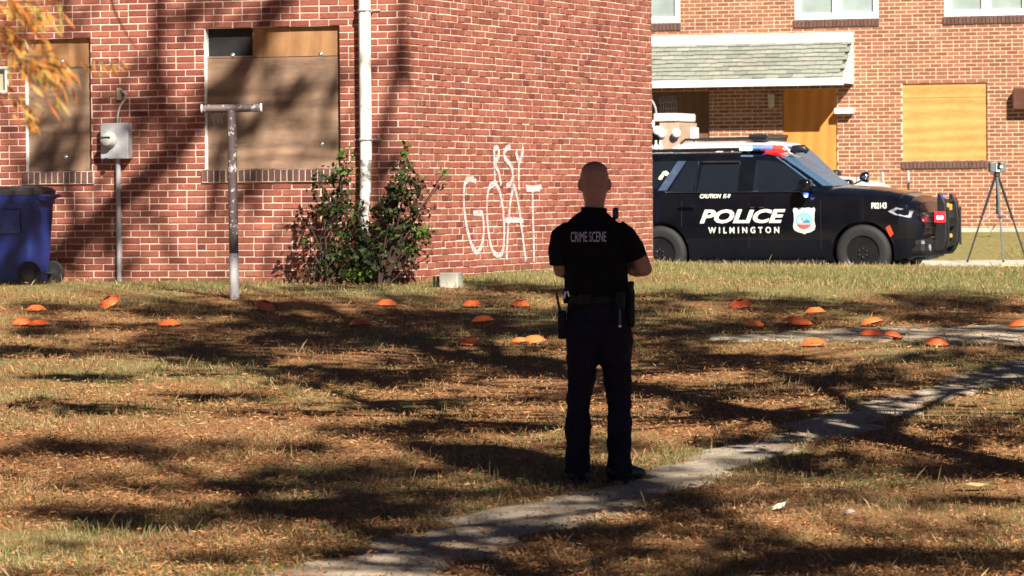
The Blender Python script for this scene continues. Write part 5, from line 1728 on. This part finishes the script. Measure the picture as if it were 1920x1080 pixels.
# small plant at the house wall
p = at_depth(1858, 448, 72.6); zg = gzf(p.x, p.y)
root = empty("seedling", (p.x, p.y, zg)); tag(root, "small two-leaved green plant at the foot of the house wall behind the tripod", "plant")
m_ = MB(); m_.tube([(0, 0, 0), (0, 0, .12)], .008, 5); m_.build("stem", pbr("seedling_stem", (.1, .12, .03), .7), root)
for s in (-1, 1):
    m_ = MB(); m_.add([(0, 0, .10), (s * .06, -.03, .17), (s * .13, 0, .28), (s * .05, .03, .20)], [(0, 1, 2, 3)]); m_.build("leaf", pbr("seedling_leaf", (.09, .12, .02), .6), root, fix=False)

# ================================================================== trees that shade the lawn (crowns above and beside the view)
BARK = pbr("oak_bark", (.075, .055, .042), .95, var=.4, scale=6, bmp=.8)
H = Vector((SUN.x, SUN.y, 0)); HL = H.length
def lift(p, Y):
    """follow the sun's ray from a shadowed spot back to the distance Y"""
    s = (Y - p.y) / SUN.y
    return Vector(p) + SUN * s

class Tree:
    def __init__(s, base, ht, r, label, lean=(0, 0)):
        s.b = Vector(base); s.ht = ht; s.r = r; s.label = label; s.lean = lean
        s.wood = MB(); s.leaf = []; s.lc = []
        s.trunk_pts = [s.b + Vector((lean[0] * t * t, lean[1] * t * t, ht * t - .3 * (t == 0))) for t in np.linspace(0, 1, 9)]
        s.wood.tube(s.trunk_pts, [r * (1.35 if t == 0 else 1) * (1 - .85 * t) for t in np.linspace(0, 1, 9)], 14)
    def on_trunk(s, z):
        t = max(.30, min(.97, (z - s.b.z) / s.ht)); return s.b + Vector((s.lean[0] * t * t, s.lean[1] * t * t, s.ht * t))
    def limb_to(s, p, r=.05, rise=.45):
        p = Vector(p)
        if p.z < CAM.z + .06 * p.y + .9 and r > .01: return
        d = math.hypot(p.x - s.b.x, p.y - s.b.y)
        a = s.on_trunk(p.z - d * rise)
        m1 = a.lerp(p, .4) + Vector((random.uniform(-.2, .2), random.uniform(-.2, .2), -.05 * d)); m2 = a.lerp(p, .75) + Vector((random.uniform(-.2, .2), random.uniform(-.2, .2), -.03 * d))
        s.wood.tube([a, m1, m2, p], [r, r * .75, r * .5, r * .25], 6)
    def branch(s, pts, r0, r1):
        pts = catmull([tuple(p) for p in pts], 5)
        s.wood.tube([tuple(q) for q in pts], list(np.linspace(r0, r1, len(pts))), 7)
    def leaves(s, cen, cols=None):
        cen = np.array(cen)
        cen = cen[cen[:, 2] > CAM.z + .052 * cen[:, 1] + .25]     # the crown starts well above head height
        s.leaf.append(cen)
        s.lc.append(pick(cols or [(.36, .15, .03), (.30, .11, .03), (.42, .22, .05), (.18, .12, .03)], len(cen)))
    def clump(s, c, rad, n):
        d = rng.normal(size=(n, 3)); d /= np.linalg.norm(d, axis=1, keepdims=True)
        s.leaves(np.array(c) + d * rng.uniform(.1, 1, (n, 1)) ** .5 * np.array([rad, rad, rad * .6]))
    def finish(s, L=.19, W=.125):
        root = empty("oak_tree", s.b); tag(root, s.label, "tree", "oaks around the lawn")
        o = s.wood.build("trunk", BARK, root, True); o.location = -s.b
        if s.leaf:
            c = np.concatenate(s.leaf) - np.array(s.b); l = np.concatenate(s.lc)
            ax, ay = leaf_axes(len(c), L, W)
            quad_cloud("crown", c, ax, ay, l, LEAF, root)

# big oak just right of the view: its trunk shadow crosses the path
gA = on_ground(1640, 800); gB = on_ground(1915, 880)
t1 = gB + Vector((SUN.x, SUN.y, 0)).normalized() * 2.2
T1 = Tree((t1.x, t1.y, gzf(t1.x, t1.y)), 15.5, .24, "tall orange-leaved oak whose trunk shadow falls across the footpath", (-.5, .6))
T3b = (4.6, 8.5); T3 = Tree((*T3b, gzf(*T3b)), 15.0, .30, "broad oak whose crown shades the officer and the near lawn", (-.6, .5))
T4b = (-4.3, 12.0); T4 = Tree((*T4b, gzf(*T4b)), 9.0, .20, "orange-leaved oak whose drooping twigs hang beside the narrow boarded window", (.2, .2))

def shade(tree, Y, x0, x1, y0, y1, cover=1.3, wall=False, clumps=2, jitter=1.2, off=0.0):
    """leaves in the crown where the sun's rays to this dark patch of lawn or wall pass through"""
    f = (lambda xs, ys: np.array([on_plane(x, y, C0 - V * off, V) for x, y in zip(xs, ys)])) if wall else on_ground_many
    c = f([x0, x1, x0], [y0, y0, y1])
    wid = np.linalg.norm(c[1] - c[0]); dep = np.linalg.norm(c[2] - c[0])
    n = min(int(wid * dep * 1.3 * (.7 if wall else .62) * cover / .0055) + 6, 6500)
    a, b = rng.uniform(-.12, 1.12, n), rng.uniform(-.12, 1.12, n)
    ph = rng.uniform(0, 6.28, 5)
    A, B_ = a * wid, b * dep
    rag = .5 * np.sin(A * 2.3 + ph[0] + 1.5 * np.sin(B_ * 2.1 + ph[1])) + .35 * np.sin(A * 5.1 + B_ * 3.7 + ph[2]) + .25 * np.sin(B_ * 6.3 - A * 2.9 + ph[3]) + .2 * np.sin(A * 11 + ph[4])
    rad = np.sqrt((a - .5) ** 2 * 4 + (b - .5) ** 2 * 4)
    k = rng.random(n) < np.clip((1.06 - rad) * 2.2 + .75 * rag, .05, 1)
    a, b = a[k], b[k]
    if wall and len(a) > 260:                    # a wall patch: interpolate between its corners
        q = f([x0, x1, x0, x1], [y0, y0, y1, y1])
        P = (q[0][None] * ((1 - a) * (1 - b))[:, None] + q[1][None] * (a * (1 - b))[:, None] + q[2][None] * ((1 - a) * b)[:, None] + q[3][None] * (a * b)[:, None])
    else:
        P = f(x0 + (x1 - x0) * a, y0 + (y1 - y0) * b)
    s_ = (Y + rng.normal(0, jitter, len(a)) - P[:, 1]) / SUN.y
    Q = P + np.array(SUN)[None] * s_[:, None] + rng.normal(0, .04, (len(a), 3))
    tree.leaves(Q)
    for _ in range(clumps):
        tree.limb_to(Q[random.randrange(len(Q))], .04)

# --- lawn patches (pixels of the photograph: x from, to, y from, to)
YA, YB = t1.y, 8.5
far_patches = [(1640, 1960, 540, 612), (1280, 1560, 552, 575), (1290, 1640, 590, 628, ), (1000, 1400, 545, 562), (1190, 1330, 600, 640), (1190, 1420, 660, 700),
    (620, 1060, 566, 606), (640, 900, 606, 646), (840, 1070, 606, 636), (1150, 1290, 560, 590), (860, 1080, 532, 552),
    (0, 190, 566, 590), (10, 180, 592, 634), (190, 430, 566, 596), (400, 660, 596, 650), (250, 420, 612, 645), (440, 640, 560, 590), (130, 420, 640, 668),
    (300, 560, 658, 690), (480, 700, 684, 726), (640, 870, 688, 740), (880, 1070, 662, 704), (700, 900, 660, 690),
    (1280, 1560, 664, 690), (1360, 1760, 690, 720), (1500, 1680, 705, 730), (1720, 1960, 700, 740), (1850, 1960, 640, 668), (1690, 1830, 655, 676), (1780, 1960, 676, 716), (1560, 1960, 612, 632), (1700, 1960, 630, 652), (0, 200, 655, 675), (1380, 1700, 566, 592), (1200, 1420, 610, 650), (560, 700, 640, 664)]
# broken shade between the larger patches
for _ in range(24):
    x_ = random.choice([random.uniform(-60, 640), random.uniform(-60, 1960)]); y_ = random.uniform(570, 775)
    w_ = random.uniform(90, 260); h_ = random.uniform(8, 22) * (y_ / 680)
    far_patches.append((x_, x_ + w_, y_, y_ + h_))
for q in far_patches: shade(T1, YA, *q, cover=1.9)
mid_patches = [(0, 300, 764, 780), (380, 660, 768, 786), (640, 860, 745, 775), (820, 1060, 745, 752), (1190, 1440, 768, 776), (1440, 1580, 766, 786), (640, 1080, 790, 808), (560, 860, 796, 826),
    (1560, 1700, 770, 806), (1280, 1450, 818, 842), (1420, 1660, 838, 880), (1660, 1960, 790, 812), (1700, 1960, 814, 840), (1330, 1640, 800, 838), (1590, 1720, 762, 800), (300, 560, 735, 760), (0, 240, 700, 716), (900, 1070, 800, 816)]
for q in mid_patches: shade(T1, YA - 2.5, *q, cover=1.9, jitter=1.3)
near_patches = [(60, 340, 818, 866), (330, 500, 826, 846), (430, 660, 866, 906), (560, 850, 862, 934), (840, 1080, 846, 884), (120, 560, 906, 926), (430, 660, 930, 985), (0, 220, 946, 968), (100, 600, 952, 990), (620, 840, 936, 984),
    (840, 1120, 978, 1004), (960, 1240, 1000, 1018), (1150, 1330, 925, 975), (560, 800, 1030, 1052), (1230, 1420, 960, 1010), (1280, 1480, 988, 1030), (1380, 1960, 1022, 1056), (1240, 1520, 1040, 1090), (0, 200, 1064, 1090),
    (1080, 1340, 905, 955), (880, 1200, 985, 1012), (600, 900, 1028, 1044), (0, 140, 820, 850), (1700, 1960, 930, 950), (760, 960, 1050, 1075), (1330, 1560, 864, 886), (1440, 1640, 884, 900), (1640, 1960, 872, 902), (1000, 1180, 872, 905), (1180, 1290, 870, 892), (1500, 1620, 922, 940), (300, 560, 1046, 1060)]
for _ in range(20):
    x_ = random.uniform(-60, 1960); y_ = random.uniform(800, 1085)
    w_ = random.uniform(90, 300); h_ = random.uniform(12, 32)
    if 960 < x_ + w_ / 2 < 1260 and 920 < y_ < 980: continue
    near_patches.append((x_, x_ + w_, y_, y_ + h_))
for q in near_patches: shade(T3, YB, *q, cover=2.0, jitter=1.5)
# the officer stands in the shade of the broad oak
for z in np.linspace(.1, 1.85, 15):
    for _ in range(130):
        c_ = Vector((.47 + random.uniform(-.36, .36), 23.9 + random.gauss(0, .1), z + random.uniform(-.08, .08)))
        if random.random() < .10: continue
        q = lift(c_, YB + 3.5 + random.gauss(0, .8)); T3.leaves([tuple(q)])
# wall patches: limbs and leaf shade on the front face, thrown by the forward part of the tall oak's crown
YW = 31.0
for q in [(0, 60, 40, 120), (80, 250, 440, 522), (225, 330, 180, 260), (430, 545, 30, 110), (385, 450, 130, 190), (385, 500, 190, 260), (490, 590, 150, 205), (540, 600, 120, 170),
          (280, 385, 140, 230), (735, 770, 20, 190), (330, 420, 0, 40), (640, 680, 420, 520), (0, 90, 350, 520), (60, 140, 180, 320), (180, 260, 160, 240), (720, 750, 200, 330), (560, 630, 250, 300), (460, 560, 0, 40), (240, 300, 100, 160)]:
    shade(T1, YW, *q, wall=True, cover=1.15, clumps=1, jitter=.7)
shade(T1, YW, -40, 110, 330, 530, wall=True, cover=2.2, clumps=1, jitter=.6, off=.95)
def wall_branch(px, r0, r1, Y=YW):
    T1.branch([lift(on_plane(x, y, C0, V), Y + .15 * i) for i, (x, y) in enumerate(px)], r0, r1)
wall_branch([(60, 520), (93, 498), (171, 430), (223, 378), (290, 321), (337, 270), (384, 207), (430, 155), (467, 104), (495, 47), (522, -10)], .15, .10)
wall_branch([(320, 290), (308, 230), (298, 140), (294, 60), (302, -20)], .085, .06)
wall_branch([(135, 455), (140, 400), (125, 345), (145, 270), (154, 180), (156, 120), (150, 60)], .07, .035)
wall_branch([(100, 500), (180, 450), (225, 428), (270, 404), (305, 430), (320, 470), (338, 515)], .05, .025)
wall_branch([(384, 215), (440, 175), (500, 60), (545, -10)], .06, .05)
wall_branch([(345, 80), (352, 40), (372, -10)], .05, .04)
wall_branch([(400, 300), (440, 250), (520, 190), (575, 165), (610, 130)], .05, .03)
wall_branch([(708, 400), (712, 280), (738, 160), (750, 60), (758, -20)], .055, .04)
wall_branch([(500, 520), (505, 460), (530, 420)], .04, .03)
for _ in range(34):                          # finer twigs crossing the front face
    x_, y_ = random.uniform(-20, 660), random.uniform(-20, 440)
    pts = [(x_, y_)]
    dx_, dy_ = random.choice([(.65, -1), (.15, -1), (1, -.5), (-.5, -1)])
    for k in range(4):
        x_ += dx_ * random.uniform(15, 50); y_ += dy_ * random.uniform(15, 50); pts.append((x_, y_))
    wall_branch(pts, random.uniform(.025, .05), .015)
def ground_branch(tree, px, r0, r1, Y):
    tree.branch([lift(on_ground(x, y), Y) for x, y in px], r0, r1)
ground_branch(T1, [(1700, 835), (1620, 795), (1540, 780), (1430, 774), (1290, 772), (1100, 750)], .13, .03, YA)
ground_branch(T1, [(1650, 800), (1720, 772), (1790, 738), (1880, 728), (1960, 715)], .06, .03, YA)
ground_branch(T1, [(1640, 795), (1560, 740), (1420, 690), (1200, 668), (1000, 690)], .10, .04, YA)
ground_branch(T1, [(900, 800), (740, 770), (620, 735), (450, 690), (330, 668)], .07, .04, YA)
ground_branch(T3, [(1960, 1035), (1700, 1040), (1450, 1020), (1350, 985), (1310, 930)], .08, .04, YB)
ground_branch(T3, [(1000, 865), (860, 880), (700, 900), (560, 960), (300, 985)], .06, .03, YB)
# the rest of the crowns, outside the view
for k in range(26):
    a = random.uniform(0, 2 * math.pi); rr = random.uniform(1.0, 4.5)
    for T, zr in ((T1, (6, 16)), (T3, (6, 15))):
        c_ = T.b + Vector((abs(rr * math.cos(a)) + 1.2, rr * math.sin(a) * .8 - 1.5, random.uniform(*zr)))
        T.clump(c_, random.uniform(.5, .9), 90); T.limb_to(c_, .05)
for k in range(20):
    a = random.uniform(0, 2 * math.pi); rr = random.uniform(.8, 2.6)
    c_ = T4.b + Vector((-abs(rr * math.cos(a)), rr * math.sin(a), random.uniform(4.5, 9)))
    T4.clump(c_, random.uniform(.5, .8), 110); T4.limb_to(c_, .04)
# drooping twigs of the left oak that reach into the view
tw = []
def twig(px, Y, n, r=.0035):
    n = int(n * 1.6)
    P = [at_depth(x, y, Y + .15 * i) for i, (x, y) in enumerate(px)]
    T4.limb_to(P[0], .009, .1)
    T4.branch(P, r, .0015)
    for _ in range(n):
        i = random.randrange(len(P) - 1); q = P[i].lerp(P[i + 1], random.random())
        tw.append(tuple(q + Vector((random.gauss(0, .012), random.gauss(0, .03), random.gauss(0, .02)))))
twig([(-60, -60), (-10, -20), (40, 20), (75, 50)], 12.0, 60)
twig([(-80, 20), (-20, 40), (30, 70), (60, 105), (110, 130)], 12.1, 80)
twig([(-60, 70), (0, 85), (50, 105), (95, 106), (112, 112)], 12.0, 40)
twig([(40, 110), (80, 128), (120, 130), (190, 118), (235, 122)], 12.2, 46)
twig([(-60, 150), (0, 176), (40, 190), (60, 205)], 12.1, 40)
twig([(45, 130), (60, 152), (90, 170), (110, 172)], 12.0, 10)
twig([(-50, -30), (20, 0), (60, 6), (120, 14)], 12.2, 40)
twig([(205, -20), (215, 20), (235, 60), (255, 90)], 12.3, 0, .004)
tw = np.array(tw)
T1.finish(); T3.finish()
# narrow hanging leaves: their own mesh under the left oak
n = len(tw)
ax = np.tile(np.array([[.35, 0, -.94]]), (n, 1)) + rng.normal(0, .33, (n, 3)); ax /= np.linalg.norm(ax, axis=1, keepdims=True)
ay = np.cross(ax, rng.normal(size=(n, 3))); ay /= np.linalg.norm(ay, axis=1, keepdims=True)
ln = rng.uniform(.035, .085, (n, 1))
T4.finish()
t4o = [o for o in bpy.data.objects if o.name.startswith("oak_tree")][-1]
t4o = sorted([o for o in bpy.data.objects if o.name.startswith("oak_tree")], key=lambda o: o.location.x)[0]
quad_cloud("hanging_leaves", tw + ax * ln / 2 - np.array(T4.b), ax * ln / 2, ay * .0050, pick([(.50, .20, .035), (.42, .15, .03), (.55, .30, .07), (.30, .22, .05), (.36, .12, .03)], n, .3), LEAF, t4o)

# ================================================================== grass blades and fallen leaves
def scatter(n, lo=14.5, hi=54.5, pw=1.6):
    u = rng.random(n)
    a, b = lo ** (1 - pw), hi ** (1 - pw)
    Y = (a + u * (b - a)) ** (1 / (1 - pw))
    X = rng.uniform(-1, 1, n) * (.15 * Y + 1.0)
    v = ST * X + CT * Y
    inside = (v > 39.5) & (v < 47.7) & ((CT * (X - C0.x) - ST * (Y - C0.y)) < 0.02)
    k = ~inside & (v < 55.0)
    return X[k], Y[k]
def patch(X, Y, f, s): return np.sin(X * f + s) * np.sin(Y * f * .8 + s * 1.7) * .5 + np.sin(X * f * 2.3 - Y * f * 1.1 + s) * .3 + np.sin(X * f * .6 + Y * f * 3.1) * .2

X, Y = scatter(520000)
g = grassy(X, Y)
keep = rng.random(len(X)) < np.clip(.10 + .95 * g + .5 * patch(X, Y, 1.7, .3), .05, 1)
keep &= rng.random(len(X)) > on_path(X, Y) * .97
X, Y, g = X[keep], Y[keep], g[keep]
n = len(X); Z = gz(X, Y)
v = ST * X + CT * Y
hgt = rng.gamma(4, .0075, n) * (1 + .5 * np.clip(patch(X, Y, 2.2, 2.0), -.5, 1)) * (1 - .15 * sstep(40, 46, v))
wd = .0026 + .00010 * Y
an = rng.uniform(0, 2 * math.pi, n); ln = rng.uniform(.1, .9, n) * hgt; la = rng.uniform(0, 2 * math.pi, n)
bx, by = np.cos(an) * wd / 2, np.sin(an) * wd / 2
tipx, tipy = X + np.cos(la) * ln, Y + np.sin(la) * ln
vv = np.stack([np.stack([X - bx, Y - by, Z - .005], -1), np.stack([X + bx, Y + by, Z - .005], -1),
               np.stack([(X * .45 + tipx * .55) + bx * .7, (Y * .45 + tipy * .55) + by * .7, Z + hgt * .62], -1), np.stack([tipx, tipy, Z + hgt], -1)], 1).reshape(-1, 3)
straw = np.array([(.41, .305, .15), (.35, .255, .125), (.46, .36, .18), (.31, .195, .095)]); green = np.array([(.10, .14, .03), (.15, .19, .05), (.20, .21, .07), (.08, .11, .03)])
gm = np.clip(.32 + .35 * np.exp(-((X + 2.2) ** 2 / 3 + (Y - 19.6) ** 2 / 1.6)) + .42 * patch(X, Y, 1.1, 4.1) + .28 * sstep(37, 40, v) - .30 * sstep(43, 47, v), .03, .85)
isg = rng.random(n) < gm
cc = np.where(isg[:, None], green[rng.integers(0, 4, n)], straw[rng.integers(0, 4, n)]) * rng.uniform(.75, 1.2, (n, 1))
GRASS = tint_mat("grass_blade", .8, .3)
go = raw_mesh("grass", vv, np.arange(4 * n).reshape(n, 4), np.repeat(cc, 4, 0), GRASS)
tag(go, "short straw and green grass blades over the lawn", "grass", None, "stuff")

X, Y = scatter(420000, 14.5, 44, 1.7)
den = np.clip(1.0 - 1.15 * grassy(X, Y) + .6 * patch(X, Y, 1.4, 1.1), .04, 1)
keep = (rng.random(len(X)) < den) & (rng.random(len(X)) > on_path(X, Y) * .72)
X, Y = X[keep], Y[keep]; n = len(X)
cen = np.stack([X, Y, gz(X, Y) + rng.uniform(.012, .035, n)], -1)
ax = rng.normal(size=(n, 3)) * np.array([1, 1, .28]); ax /= np.linalg.norm(ax, axis=1, keepdims=True)
ay = np.cross(ax, np.array([0, 0, 1.0]) + rng.normal(0, .45, (n, 3))); ay /= np.linalg.norm(ay, axis=1, keepdims=True)
ln = rng.gamma(4, .0085, (n, 1)); wdt = rng.uniform(.0025, .0065, (n, 1))
lo = quad_cloud("fallen_leaves", cen, ax * ln / 2, ay * wdt, pick([(.40, .17, .065), (.33, .135, .05), (.46, .22, .09), (.25, .11, .045), (.47, .28, .13), (.36, .20, .10)], n, .22), tint_mat("fallen_leaf", .7, .15))
tag(lo, "narrow orange-brown fallen leaves carpeting the lawn", "leaves", None, "stuff")
# far lawn by the house
nF = 26000
uu = rng.uniform(-16, 6, nF); vF = rng.uniform(68.0, 72.4, nF)
X = CT * uu + ST * vF; Y = -ST * uu + CT * vF; Z = gz(X, Y); n = nF
hgt = rng.gamma(5, .011, n); an = rng.uniform(0, 6.28, n); bx, by = np.cos(an) * .007, np.sin(an) * .007
tx, ty = X + rng.normal(0, .03, n), Y + rng.normal(0, .03, n)
vv = np.stack([np.stack([X - bx, Y - by, Z - .005], -1), np.stack([X + bx, Y + by, Z - .005], -1), np.stack([tx, ty, Z + hgt], -1)], 1).reshape(-1, 3)
cc = np.where((rng.random(n) < .3)[:, None], green[rng.integers(0, 4, n)], straw[rng.integers(0, 4, n)])
go = raw_mesh("grass", vv, np.arange(3 * n).reshape(n, 3), np.repeat(cc, 3, 0), GRASS)
tag(go, "short dry grass in front of the brick house", "grass", None, "stuff")
